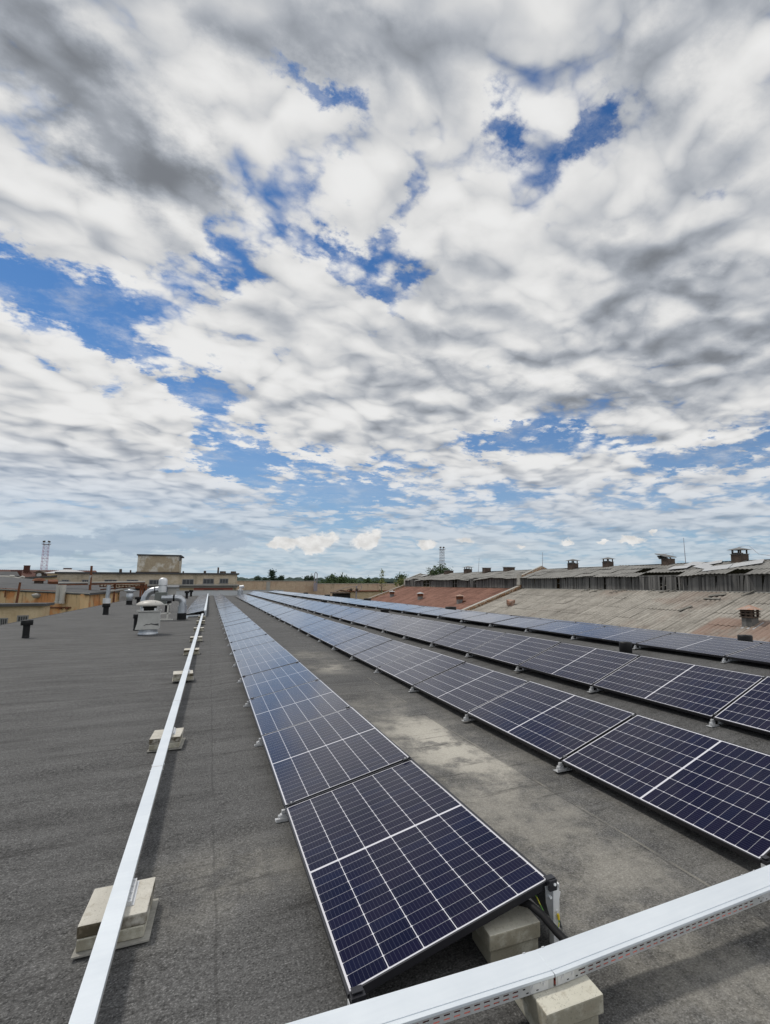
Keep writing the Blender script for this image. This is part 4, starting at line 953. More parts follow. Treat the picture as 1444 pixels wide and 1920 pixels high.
    def fw(b, y0, y1, h, cap=True):
        b.prismY([(21.0, lowz(21) - 0.4), (XT, lowz(XT) - 0.4), (XT, lowz(XT) + h), (21.0, lowz(21) + h)], y0, y1, 0)
        if cap: b.prismY([(20.9, lowz(20.9) + h + 0.005), (XT - 0.02, lowz(XT) + h + 0.005), (XT - 0.02, lowz(XT) + h + 0.085), (20.9, lowz(20.9) + h + 0.085)], y0 + 0.10, y1 + 0.08, 1)
    fb = MB(); fw(b, YD - 0.28, YD + 0.28, 0.26); fw(fb, YF - 0.02, YF + 0.4, 0.28)
    # piers at the eave and gables over the lantern
    b.box(XT - 0.12, XT + 0.42, YD - 0.30, YD + 0.30, ZB - 0.2, 2.72, 0); b.box(XT - 0.20, XT + 0.02, YD - 0.34, YD + 0.34, ZB + 0.4, 2.80, 1)
    fb.box(XT - 0.10, XT + 0.40, YF - 0.1, YF + 0.4, ZB - 0.2, 2.55, 1)
    for yy, h, m, bb in ((YD, 0.30, 0, b), (YF + 0.15, 0.14, 1, fb)):
        bb.prismY([(XT + 0.4, ZB), (35.2, ZB), (35.2, ZE + 0.15), (XR, ZR + h), (XT + 0.4, ZE + h * 0.6)], yy - 0.22, yy + 0.22, m)
        bb.prismY([(XT + 0.2, ZE + h * .6 + 0.005), (XR, ZR + h + 0.005), (35.4, ZE + .155), (35.4, ZE + 0.23), (XR, ZR + h + 0.09), (XT + 0.2, ZE + h * .6 + 0.09)], yy - 0.10, yy + 0.27, 1)
    rnd = random.Random(5)
    for i in range(240):                          # crumbling brick along the near face
        x = rnd.uniform(21.5, 29.8); hgt = rnd.uniform(-0.05, 0.28)
        b.obox((x, YD - 0.29 - rnd.random() * 0.06, lowz(x) + hgt), (0.22, 0.1, 0.075), Matrix.Rotation(rnd.uniform(-.5, .5) - math.atan(SL), 3, 'Y') @ Matrix.Rotation(rnd.uniform(-.5, .5), 3, 'Z'), 0)
    part_at(b.build('fire_wall', [RUBBLE, COPING]), r); part_at(fb.build('fire_wall', [RUBBLE, COPING]), r)
    # chimneys: sub-parts of the lantern roof
    def chim(px, h, w, kind):
        y = atX(px, 1060, XR).y; x = XR - 0.05; z = ZR - 0.25
        b = MB(); hb = h * (0.5 if kind == 'cowl' else 1.0)
        M = Matrix.Rotation(R(rnd.uniform(-2, 2)), 3, 'X')
        b.obox((x, y, z + (hb + 0.25) / 2), (w, w, hb + 0.25), M, 0)
        if kind == 'cowl':
            for sx in (-1, 1):
                for sy in (-1, 1): b.box(x + sx * w * 0.40 - 0.04, x + sx * w * 0.40 + 0.04, y + sy * w * 0.40 - 0.04, y + sy * w * 0.40 + 0.04, z + hb + 0.24, z + 0.25 + h * 0.82)
            b.box(x - w * 0.36, x + w * 0.36, y - w * 0.1, y + w * 0.42, z + hb + 0.26, z + 0.25 + h * 0.60)
            b.box(x - w * 0.56, x + w * 0.56, y - w * 0.56, y + w * 0.56, z + hb + 0.22, z + hb + 0.26, 1)
            q = w * 0.74; zt = z + 0.25 + h * 0.80
            b.add([(x - q, y - q, zt), (x + q, y - q, zt), (x + q, y + q, zt), (x - q, y + q, zt), (x, y, zt + h * 0.2)], [(0, 1, 4), (1, 2, 4), (2, 3, 4), (3, 0, 4), (3, 2, 1, 0)], 1)
        if kind == 'tilt':
            M2 = Matrix.Rotation(R(14), 3, 'X'); zt = z + 0.25 + h
            for s in (-1, 1): b.bar((x, y + s * w * .35 - .1, zt - .05), (x, y + s * w * .3 + .15, zt + .22), 0.06, 0.06)
            b.obox((x, y + 0.25, zt + 0.27), (w * 1.5, w * 1.7, 0.05), M2, 1); b.obox((x, y + 0.55, zt + 0.12), (w * 1.4, 0.05, 0.35), Matrix.Rotation(R(-40), 3, 'X'), 1)
        if kind == 'box':
            b.obox((x, y, z + 0.25 + h - 0.02), (w * 1.12, w * 1.12, 0.07), M, 1)
        o = b.build('chimney', [CHIM, TINGREY]); o.parent = up if y < YD else up2
        o.matrix_parent_inverse = (up if y < YD else up2).matrix_parent_inverse.inverted() @ Matrix.Translation(-r.location) if False else Matrix.Translation((0, 0, 0))
    for px, h, w, kind in ((1389, 0.95, 0.80, 'cowl'), (1254, 0.42, 0.74, 'tilt'), (1141, 0.86, 0.72, 'cowl'), (1075, 0.92, 0.78, 'cowl'), (955, 0.45, 1.05, 'box'), (913, 0.52, 0.85, 'box'), (878, 0.90, 0.9, 'cowl'), (842, 0.42, 1.1, 'box'), (814, 0.52, 1.0, 'box')):
        chim(px, h, w, kind)
    return r
wh = warehouse()
# small vents on the warehouse slope
def onslope(px, py):
    rr = ray(px, py); tt = (lowz(0) - EYE.z) / (rr.z - SL * rr.x); return EYE + rr * tt
for i, (px, py, txt) in enumerate([(862, 1131, 'rusty topped slope vent on the red roof, nearest to the brick fire wall'), (788, 1124, 'small slope vent with a pale cap in the middle of the red roof'), (735, 1119, 'small slope vent near the far end of the red roof')]):
    c = onslope(px, py); t = thing('slope_vent', txt, 'roof vent', c, 'vents on the red slope')
    b = MB(); b.box(-0.27, 0.27, -0.27, 0.27, -0.35, 0.42); b.build('shaft', TINGREY, t)
    b = MB(); b.box(-0.30, 0.30, -0.30, 0.30, 0.42, 0.80); b.build('louvre_box', RUST, t)
    b = MB(); q = 0.42; b.add([(-q, -q, 0.80), (q, -q, 0.80), (q, q, 0.80), (-q, q, 0.80), (0, 0, 1.0)], [(0, 1, 4), (1, 2, 4), (2, 3, 4), (3, 0, 4), (3, 2, 1, 0)]); b.build('cap', RUSTCAP if i == 0 else PALEROOF, t)
    if i == 0: b = MB(); b.obox((0.35, -0.5, 0.15), (0.3, 0.3, 0.3), Matrix.Rotation(0.5, 3, 'Z')); b.build('side_box', RUST, t)
c = onslope(1407, 1172)
t = thing('slope_vent', 'large rusty capped vent with open slats on the grey slope at the right edge', 'roof vent', c)
b = MB(); b.box(-0.27, 0.27, -0.30, 0.30, -0.35, 0.40); b.build('shaft', WOOD, t)
b = MB()
for z in (0.40, 0.56, 0.70): b.box(-0.36, 0.36, -0.38, 0.38, z, z + 0.045)
for sx in (-1, 1):
    for sy in (-1, 0, 1): b.box(sx * 0.26 - 0.05, sx * 0.26 + 0.05, sy * 0.28 - 0.05, sy * 0.28 + 0.05, 0.44, 0.82)
b.box(-.2, .25, -.1, .3, .45, .8)
b.build('slats', CHIM, t)
b = MB(); b.add([(-0.42, -0.50, 0.82), (0.42, -0.50, 0.82), (0.42, 0.52, 0.80), (-0.42, 0.52, 0.80), (-0.12, -0.15, 0.97), (0.15, -0.1, 0.99), (0.15, 0.12, 1.0), (-0.1, 0.18, 0.97), (0, 0, 1.06)], [(0, 1, 5, 4), (1, 2, 6, 5), (2, 3, 7, 6), (3, 0, 4, 7), (4, 5, 8), (5, 6, 8), (6, 7, 8), (7, 4, 8), (3, 2, 1, 0)]); b.build('cap', RUSTCAP, t)
b = MB(); b.obox((0, 0, -0.02), (0.95, 1.0, 0.03), Matrix.Rotation(-math.atan(SL), 3, 'Y')); b.build('flashing', PALEROOF, t)
c = onslope(958, 1136) + Vector((0, 0, 0.2))
b = MB()
rn = random.Random(2)
pts = [Vector((math.cos(a) * rr, math.sin(a) * rr, z)) for z, rr in ((-0.26, 0.30), (0.02, 0.52), (0.30, 0.40)) for a in [q * math.pi / 4 + z for q in range(8)]]
pts = [q + Vector((rn.uniform(-.13, .13), rn.uniform(-.16, .16), rn.uniform(-.12, .12))) for q in pts]
b.add(pts, [(i * 8 + k, i * 8 + (k + 1) % 8, i * 8 + 8 + (k + 1) % 8, i * 8 + 8 + k) for i in range(2) for k in range(8)] + [tuple(range(16, 24)), tuple(range(7, -1, -1))])
tag(b.build('fallen_cowl', RUSTCAP, loc=c), 'crumpled rusty metal cowl fallen on the grey slope by the fire wall', 'debris')
# thin rods on the ridge
for px, ytop, lean, txt in ((1286, 1008, 0.10, 'tall thin rod on the ridge between the tilted and the big chimney'), (1017, 1035, -0.1, 'thin rod on the ridge beside the brick gable'), (897, 1047, -0.25, 'thin leaning rod on the ridge left of the brick gable')):
    p0 = atX(px, 1058, XR); p0.z = ZR - 0.1; p1 = atX(px, ytop, XR); p1.y = p0.y + lean; p1.x = XR
    b = MB(); b.cyl(p0, p1, 0.030, 0.015, 6); tag(b.build('lightning_rod', MASTM), txt, 'rod', 'thin rods on the warehouse ridge')
for px0, px1, zt, txt in ((1376, 1444, 4.35, 'thin wire looped over the big chimney at the right edge'), (1240, 1262, 4.2, 'thin wire looped over the tilted chimney')):
    ya = atX(px0, 1040, XR).y; yb = atX(px1, 1040, XR).y
    b = MB(); b.tube([(XR, ya, ZR), (XR, ya, zt - .15), (XR, ya + (yb - ya) * .25, zt), (XR, ya + (yb - ya) * .45, zt), (XR, ya + (yb - ya) * .7, zt - .6), (XR, yb, zt - .75)] if px0 > 1300 else [(XR, ya, ZR), (XR, ya, zt - .1), (XR, (ya + yb) / 2, zt), (XR, yb, zt), (XR, yb, zt - .2)], 0.012, 5)
    tag(b.build('wire', MASTM), txt, 'wire')

# ------------------------------------------------------------------ vegetation helper
def plant(name, label, cat, base, h, w, shape, mat_, n, leaf, grp=None, seed=0, trunk=True):
    rnd = random.Random(seed); t = thing(name, label, cat, base, grp)
    b = MB()
    b.cyl((0, 0, -0.3), (rnd.uniform(-.03, .03) * h, 0, h * 0.8), max(0.02, h * 0.018), 0.01, 6)
    for i in range(6):
        a = rnd.uniform(0, 6.28); z = h * rnd.uniform(0.2, 0.7); b.cyl((0, 0, z), (math.cos(a) * w * .35, math.sin(a) * w * .35, z + h * .15), h * 0.008, 0.004, 5)
    b.build('trunk', BARK, t)
    c = MB(); clumps = []
    for i in range(max(5, n // 22)):
        z = rnd.uniform(0.08, 1.0)
        if shape == 'cone': rad = w * 0.5 * (1 - z) ** 0.8 + 0.02
        elif shape == 'spike': rad = w * 0.5 * (1 - abs(z - 0.3)) ** 1.5
        else: rad = w * 0.5 * math.sqrt(max(0.02, 1 - (2 * z - 1.0) ** 2))
        a = rnd.uniform(0, 6.28); q = rad * math.sqrt(rnd.random())
        clumps.append((math.cos(a) * q, math.sin(a) * q, z * h, rad))
    for i in range(n):
        cx, cy_, cz, rad = rnd.choice(clumps); s = leaf * rnd.uniform(0.6, 1.4); sp = max(leaf * 1.6, w * 0.10)
        p = Vector((cx + rnd.gauss(0, sp), cy_ + rnd.gauss(0, sp), max(0.02, cz + rnd.gauss(0, sp))))
        u = Vector((rnd.gauss(0, 1), rnd.gauss(0, 1), rnd.gauss(0, 1))).normalized(); v = u.orthogonal().normalized() if rnd.random() < .5 else u.cross(Vector((rnd.gauss(0, 1), rnd.gauss(0, 1), rnd.gauss(0, 1)))).normalized()
        c.add([p - u * s, p + v * s * 0.6, p + u * s, p - v * s * 0.6], [(0, 1, 2, 3)])
    c.build('crown', mat_, t)
    return t

# bush on the lantern roof and at the far gable
pb = atX(824, 1077, XR); pb.z = ZR - 0.15
b0 = plant('bush', 'scrubby dark bush growing on the lantern roof before the distant mast', 'bush', pb, 1.0, 3.6, 'round', LEAF, 900, 0.15, seed=4)
pb = atY(752, 1092, 92); plant('bush', 'dark green bush by the far gable of the warehouse', 'bush', (pb.x, 92, pb.z - 0.5), 1.7, 2.8, 'round', LEAF, 420, 0.16, seed=5)
pb = atY(755, 1097, 90); plant('bush', 'yellowing shrub on the far fire wall of the warehouse', 'bush', (pb.x - .2, 90.2, pb.z - 0.3), 1.3, 2.4, 'round', LEAF2, 300, 0.12, seed=6)

# ------------------------------------------------------------------ walls and sheds beyond the roof
Y = 130.0
t = thing('brick_wall', 'long pinkish beige brick wall stepping down behind the far panels', 'wall', (20, Y, -8))
b = MB(); b.box(5.0, 22.3, Y, Y + 0.6, -8, 2.30); b.box(22.31, 62, Y, Y + 0.6, -8, 1.72); part_at(b.build('masonry', BRICKP), t)
b = MB(); b.box(4.9, 22.4, Y - 0.12, Y + 0.7, 2.303, 2.42); b.box(22.42, 62, Y - 0.12, Y + 0.7, 1.723, 1.82); b.box(11.5, 12.3, Y - .1, Y - .01, -4, 2.2, 1); part_at(b.build('coping', [COPING, LEDGE]), t)
Y = 112.0
t = thing('shed', 'low beige shed with a dark open lean-to left of the red slope', 'shed', (29, Y, -8))
a0 = atY(628, 1110, Y).x; a1 = atY(655, 1108, Y).x; a2 = atY(730, 1106, Y).x
zt = atY(655, 1108.5, Y).z
b = MB(); b.box(a1, a2 + 14, Y, Y + 8, -8, zt - 0.12); part_at(b.build('wall', RENDER), t)
b = MB(); b.box(a1 - 0.1, a2 + 14, Y - 0.3, Y + 8.3, zt - 0.12, zt + 0.10); part_at(b.build('roof', RUST), t)
b = MB(); b.box(a0 + 0.1, a1 - 0.12, Y - 1.5, Y + 3, -8, zt - 0.45); b.box(a0 - 0.3, a1 - 0.12, Y - 1.9, Y + 3.2, zt - 0.44, zt - 0.22, 1)
b.tube([(a0, Y - 1.6, zt - .1), (a0 + 0.8, Y - 1.6, zt + 0.25), (a0 + 2.0, Y - 1.6, zt + .05), (a0 + 2.4, Y - 1.5, zt + .35), (a0 + 3.3, Y - 1.5, zt + .0)], 0.09, 6, 1)
part_at(b.build('lean_to', [DARK, CHIM]), t)
pp_ = atY(668, 1118, 110)
t = thing('service_pole', 'thin grey pole with a bent pipe loop before the brick wall', 'pole', (pp_.x, 110, -8))
b = MB(); zp = atY(668, 1099, 110).z + 8
b.cyl((0, 0, 0), (0, 0, zp), 0.16, 0.14, 8); b.cyl((-.5, 0, zp - 1.0), (.5, 0, zp - 1.0), 0.05, n=6); b.build('shaft', MASTM, t)
b = MB(); b.tube([(0, 0, zp - 0.2), (0.3, 0, zp + 0.25), (0.9, 0, zp + 0.3), (1.15, 0, zp - 0.25), (0.9, 0, zp - 0.7), (0.3, 0, zp - 0.9)], 0.06, 6); b.tube([(0, 0, zp - .1), (-2, 0, zp - .2), (-4.5, 0, zp - 1.0)], 0.04, 5); b.build('pipe_loop', MASTM, t)
b = MB()
for dx in (-1.15, 0.05): b.lathe([(0.02, zp - 1.0), (0.3, zp - 0.85), (0.33, zp - 0.65), (0.2, zp - .45), (0.0, zp - .4)], (dx, -0.2, 0), 10)
b.build('lamp_heads', CHIM, t)
pp_ = atY(592, 1096, 128.5)
b = MB(); b.box(pp_.x - .35, pp_.x + .35, 128.2, 129.3, 0, 1.9); 
for s in (-.28, .28): b.cyl((pp_.x + s, 128.6, 1.9), (pp_.x + s, 128.6, 4.1), 0.09, n=6)
b.tube([(pp_.x - .28, 128.6, 4.05), (pp_.x - .1, 128.6, 4.45), (pp_.x + .28, 128.6, 4.05)], 0.09, 6)
tag(b.build('roof_outlet', MASTM), 'slim dark outlet pipe at the step of the brick wall', 'pipe')
for i, (px, pt_, pb_, w, sh) in enumerate(((612, 1084, 1096, 4.5, 'round'), (622, 1076, 1096, 3.4, 'cone'), (633, 1081, 1096, 4.2, 'round'), (641, 1077, 1096, 3.0, 'cone'), (649, 1080, 1096, 3.4, 'cone'), (658, 1084, 1096, 4.4, 'round'), (676, 1087, 1096, 3.6, 'round'), (688, 1083, 1096, 3.2, 'cone'), (700, 1086, 1096, 4.2, 'round'), (711, 1086, 1096, 3.4, 'round'))):
    Yt = 150 + (i % 3) * 4; z1 = atY(px, pt_, Yt).z; z0 = atY(px, pb_, Yt).z; x = atY(px, pb_, Yt).x
    plant('sapling', '%s green sapling counted from the left behind the low brick wall' % ordinal(i).replace('nearest', 'first'), 'tree', (x, Yt, z0 - 3.5), z1 - z0 + 2.6, w * 1.3, sh, LEAF, 1300, 0.30, 'saplings behind the brick wall', 20 + i)
px = 714; plant('sapling', 'thin pale sapling growing from the wall top near the red slope', 'tree', (atY(715, 1105, 108).x, 108, atY(715, 1105, 108).z - 1), 5.0, 2.2, 'spike', LEAF2, 180, 0.16, seed=77)
for i, (px, pt_, pb_, w, txt) in enumerate(((510, 1069, 1090, 5.5, 'tall dark conifer far beyond the brick wall'), (527, 1079, 1090, 5.5, 'shorter conifer right of the tall one beyond the brick wall'), (482, 1079, 1090, 2.2, 'slim small conifer between the grey building and the tall conifer'), (575, 1081, 1090, 3.5, 'faint small conifer left of the outlet pipe'), (584, 1080, 1090, 4.6, 'broad faint conifer touching the outlet pipe'), (498, 1084, 1090, 7.0, 'low rounded tree at the foot of the tall conifer'), (518, 1084, 1090, 8.0, 'low rounded tree between the two conifers'))):
    Yt = 260; z1 = atY(px, pt_, Yt).z; z0 = atY(px, pb_, Yt).z; x = atY(px, pb_, Yt).x
    plant('conifer' if i < 5 else 'tree', txt, 'tree', (x, Yt, z0 - 6), z1 - z0 + 5.4, w * 0.8, 'cone' if i < 5 else 'round', CONIF, 1300, 0.36, seed=40 + i)
# far forest: one mass
def forest():
    rnd = random.Random(9); b = MB()
    for row, (Yf, h0) in enumerate(((1300, 15.0), (1500, 17.0), (900, 9.5))):
        x = -900.0
        while x < 2600:
            w = rnd.uniform(9, 22); h = h0 * rnd.uniform(0.75, 1.12)
            yy = Yf + rnd.uniform(-30, 30)
            n = 6; vs = []
            for z, q in ((-10, 1.0), (h * 0.45, 1.05), (h * 0.8, 0.7), (h, 0.22)):
                for k in range(n):
                    a = 2 * math.pi * k / n; vs.append((x + math.cos(a) * w * q * rnd.uniform(.75, 1.2), yy + math.sin(a) * w * q, z * rnd.uniform(0.92, 1.06)))
            b.add(vs, [(i * n + k, i * n + (k + 1) % n, i * n + n + (k + 1) % n, i * n + n + k) for i in range(3) for k in range(n)] + [tuple(range(3 * n, 4 * n))])
            x += w * rnd.uniform(0.7, 1.3)
    o = b.build('forest', FORESTM); tag(o, 'dark far-off forest along the horizon', 'forest', kind='stuff')
forest()

# ------------------------------------------------------------------ buildings beyond on the left
def back_building():
    Y = 100.0
    r = thing('factory_building', 'long beige brick factory with a row of small windows beyond the far parapet', 'building', (-8, Y, -8))
    x0, x1 = atY(108, 1077, Y).x, 4.15
    b = MB(); b.box(x0, x1, Y, Y + 14, -8, 3.28); part_at(b.build('wall', BRICKB), r)
    b = MB(); b.box(x0 - 0.3, x1 + 0.3, Y - 0.35, Y + 14.3, 3.285, 3.52); ro = part_at(b.build('roof', DARKROOF), r)
    for px, h, w in ((224, 0.55, .2), (243, .4, .12), (343, .3, .12), (384, .4, .2), (409, 1.0, .14), (418, .35, .5), (438, .35, .45)):
        xx = atY(px, 1076, Y).x; c = MB(); c.cyl((xx, Y + 1, 3.5), (xx, Y + 1, 3.5 + h), w, w * .9, 8)
        o = c.build('roof_outlet', CHIM); o.parent = ro
    for (l, tt, rr, bb) in ((117, 1088, 128, 1093), (155, 1088, 166, 1093), (197, 1088, 218, 1092.5), (239, 1088, 258, 1092), (281, 1088, 300, 1096), (343, 1087, 362, 1096), (382, 1086, 400, 1094), (413, 1086, 427, 1093)):
        a = atY(l, tt, Y); c = atY(rr, bb, Y)
        f = MB()
        f.box(a.x - .08, c.x + .08, Y - 0.05, Y - 0.003, a.z, a.z + .1); f.box(a.x - .12, c.x + .12, Y - 0.09, Y - 0.003, c.z - .12, c.z)
        f.box(a.x - .08, a.x, Y - .05, Y - .003, c.z, a.z); f.box(c.x, c.x + .08, Y - .05, Y - .003, c.z, a.z)
        for q in (0.33, 0.66): xm = a.x + (c.x - a.x) * q; f.box(xm - .03, xm + .03, Y - .045, Y - .012, c.z, a.z)
        w = part_at(f.build('window', WFRAME), r)
        g = MB(); g.box(a.x, c.x, Y - 0.011, Y - 0.003, c.z, a.z); o = g.build('pane', GLASSD); o.parent = w
    b = MB(); b.box(-9.3, 4.5, Y - 2.2, Y - 0.1, 1.33, 1.62); b.box(-9.3, 4.2, Y - 2.0, Y - 0.1, 1.12, 1.325); b.box(-9.3, 4.6, Y - 2.5, Y - 2.21, 1.45, 1.58)
    part_at(b.build('ledge', LEDGE), r)
    b = MB(); b.box(-9.3, 3.6, Y - 1.7, Y - 0.1, -8, 1.115); b.box(-2.2, 3.5, Y - 1.76, Y - 1.705, 0.4, 1.08, 1); b.box(-9.0, -4.2, Y - 1.78, Y - 1.705, .55, 1.05, 2)
    for q0, q1 in ((0.4, 2.0), (2.5, 3.3)): b.box(q0 - 1.2, q1 - 1.2, Y - 1.80, Y - 1.765, 0.45, 0.80, 3)
    part_at(b.build('lower_front', [RENDER, REDWALL, PALEROOF, DARK]), r)
    # penthouse
    a, c = atY(256, 1077, Y + 3), atY(335, 1077, Y + 3); zt = atY(300, 1041, Y + 3).z
    b = MB(); b.box(a.x, c.x, Y + 3, Y + 11, 3.525, zt - 0.12); pz = part_at(b.build('penthouse', PENT), r)
    b = MB(); b.add([(a.x - .15, Y + 2.8, zt - .10), (c.x + .2, Y + 2.8, zt - .10), (c.x + .35, Y + 11.2, zt - .10), (a.x - .15, Y + 11.2, zt - .10), (a.x - .15, Y + 2.8, zt + .10), (c.x + .2, Y + 2.8, zt + .10), (c.x + .35, Y + 11.2, zt + .10), (a.x - .15, Y + 11.2, zt + .10)],
                    [(3, 2, 1, 0), (4, 5, 6, 7), (0, 1, 5, 4), (1, 2, 6, 5), (2, 3, 7, 6), (3, 0, 4, 7)])
    b.box(c.x - .02, c.x + .18, Y + 2.85, Y + 3.2, zt - .9, zt - .105); o = b.build('penthouse_roof', DARKROOF); o.parent = pz
    b = MB(); b.box(a.x - .1, c.x + .1, Y + 2.6, Y + 2.98, 3.522, 3.70); o = b.build('rubble', CHIM); o.parent = pz
back_building()

def ochre_building():
    r = thing('workshop', 'ochre rendered workshop with a dark felt roof left beyond the eave', 'building', (-18, 75, -8))
    A = atY(2, 1101, 86); C = atY(160, 1112, 70); D = atY(250, 1098, 96)
    A = Vector((A.x - 6, A.y + 4, A.z + 0.12))
    def wall(b, p, q, zp, zq, th=0.4, m=0, z0=-8):
        d = Vector((q.x - p.x, q.y - p.y, 0)).normalized(); n = Vector((-d.y, d.x, 0)) * th
        vs = [(p.x, p.y, z0), (q.x, q.y, z0), (q.x + n.x, q.y + n.y, z0), (p.x + n.x, p.y + n.y, z0), (p.x, p.y, zp), (q.x, q.y, zq), (q.x + n.x, q.y + n.y, zq), (p.x + n.x, p.y + n.y, zp)]
        b.add(vs, [(3, 2, 1, 0), (4, 5, 6, 7), (0, 1, 5, 4), (1, 2, 6, 5), (2, 3, 7, 6), (3, 0, 4, 7)], m)
    b = MB(); wall(b, A, C, A.z - .12, C.z - .12); wall(b, C, D, C.z - .12, C.z - .1, 0.4)
    part_at(b.build('wall', OCHRE), r)
    b = MB()
    E = atY(132, 1090, 99); F = atY(2, 1078, 112); F = Vector((F.x - 8, F.y, F.z + .3))
    o_ = Vector((0.15, -0.6, 0))
    top = [A + o_, C + o_ + Vector((.3, 0, 0)), Vector((D.x, D.y, C.z + 0.1)), E, F]
    b.add([tuple(q) for q in top] + [(q.x, q.y, q.z - 0.22) for q in top], [(0, 1, 2, 3, 4), (9, 8, 7, 6, 5), (0, 5, 6, 1), (1, 6, 7, 2), (2, 7, 8, 3), (3, 8, 9, 4), (4, 9, 5, 0)])
    ro = part_at(b.build('roof', DARKROOF), r)
    b = MB(); dd = (C - A); b.bar(A + o_ + Vector((0, -.06, -.05)), C + o_ + Vector((.3, -.06, -.05)), 0.10, 0.09); part_at(b.build('gutter', LEDGE), r)
    # roof clutter
    def onroofedge(px, py, Yq): return atY(px, py, Yq)
    q = atY(73, 1091, 88); b = MB(); b.box(q.x - .4, q.x + .4, q.y - .4, q.y + .4, q.z - .3, q.z + .12); b.lathe([(0.75, q.z + .12), (0.5, q.z + .42), (0, q.z + .5)], (q.x, q.y, 0), 10, 1); o = b.build('roof_cowl', [CHIM, RUST]); o.parent = ro
    q = atY(99, 1094, 88); b = MB(); b.obox((q.x, q.y, q.z + .1), (1.0, 1.0, .6), Matrix.Rotation(.3, 3, 'Z') @ Matrix.Rotation(.3, 3, 'X')); o = b.build('roof_box', RUST); o.parent = ro
    # details on the wall: bowl lamp, wrapped pipes, stains
    def onwall(px, py, off=0.12):
        d = (C - A); n = Vector((d.y, -d.x, 0)).normalized(); rr = ray(px, py)
        tt = (A - EYE).dot(n) / rr.dot(n); return EYE + rr * tt + n * off
    q = onwall(72, 1116); b = MB(); b.lathe([(0.0, -.35), (.3, -.3), (.48, -.05), (.5, .05), (.45, .12), (0, .25)], q, 12); part_at(b.build('bowl_lamp', LEDGE), r)
    for px, px1 in ((118, 115), (126, 123)):
        a = onwall(px, 1097, .35); c = onwall(px1, 1127, .35); b = MB(); b.cyl(a, c, 0.26, 0.24, 10); b.cyl(c, c - Vector((0, 0, .25)), .28, .28, 10); part_at(b.build('wrapped_pipe', WHITEP), r)
    a = onwall(2, 1103.5, .1); c = onwall(120, 1109.5, .1); b = MB(); b.cyl(a, c, .07, n=6)
    a = onwall(90, 1139, .1); c = onwall(134, 1139, .1); b.cyl(a, c, .08, n=6)
    for px in (117, 129): q = onwall(px, 1140, .2); b.box(q.x - .13, q.x + .13, q.y - .1, q.y + .1, q.z - .14, q.z + .14)
    for px in (8, 36): pass
    a = onwall(15, 1103, .2); c = onwall(13, 1120, .2); b.cyl(a, c, .07, n=6)
    part_at(b.build('wall_pipes', RUST), r)
    # lower annex
    Y = 60.0
    r2 = thing('annex', 'small cream annex with a flat dark roof at the left edge below the workshop', 'building', (-15, Y, -8))
    a, c = atY(-40, 1138, Y), atY(82, 1138, Y); zt = atY(60, 1136, Y).z
    b = MB(); b.box(a.x, c.x, Y, Y + 2.2, -8, zt - .02); part_at(b.build('wall', RENDER), r2)
    b = MB(); b.box(a.x, c.x + .25, Y - .4, Y + 2.5, zt - .018, zt + .2); part_at(b.build('roof', DARKROOF), r2)
    for l, t_, rr, bb in ((-2, 1161, 12, 1172), (35, 1156, 51, 1165)):
        p0, p1 = atY(l, t_, Y), atY(rr, bb, Y)
        f = MB(); f.box(p0.x - .08, p1.x + .08, Y - .06, Y - .003, p0.z, p0.z + .1); f.box(p0.x - .08, p0.x, Y - .06, Y - .003, p1.z - .6, p0.z); f.box(p1.x, p1.x + .08, Y - .06, Y - .003, p1.z - .6, p0.z)
        for q in (.25, .5, .75): f.box(p0.x + (p1.x - p0.x) * q - .02, p0.x + (p1.x - p0.x) * q + .02, Y - .05, Y - .02, p1.z - .6, p0.z)
        w = part_at(f.build('window', WFRAME), r2); g = MB(); g.box(p0.x, p1.x, Y - .015, Y - .003, p1.z - .6, p0.z); o = g.build('pane', GLASSD); o.parent = w
    p0 = atY(38, 1092, 63); p1 = atY(30, 1136, 63)
    b = MB(); b.cyl(p1, p0, 0.10, .09, 8); tag(b.build('pole', RUST), 'short leaning rusty pole standing on the annex roof', 'pole')
ochre_building()

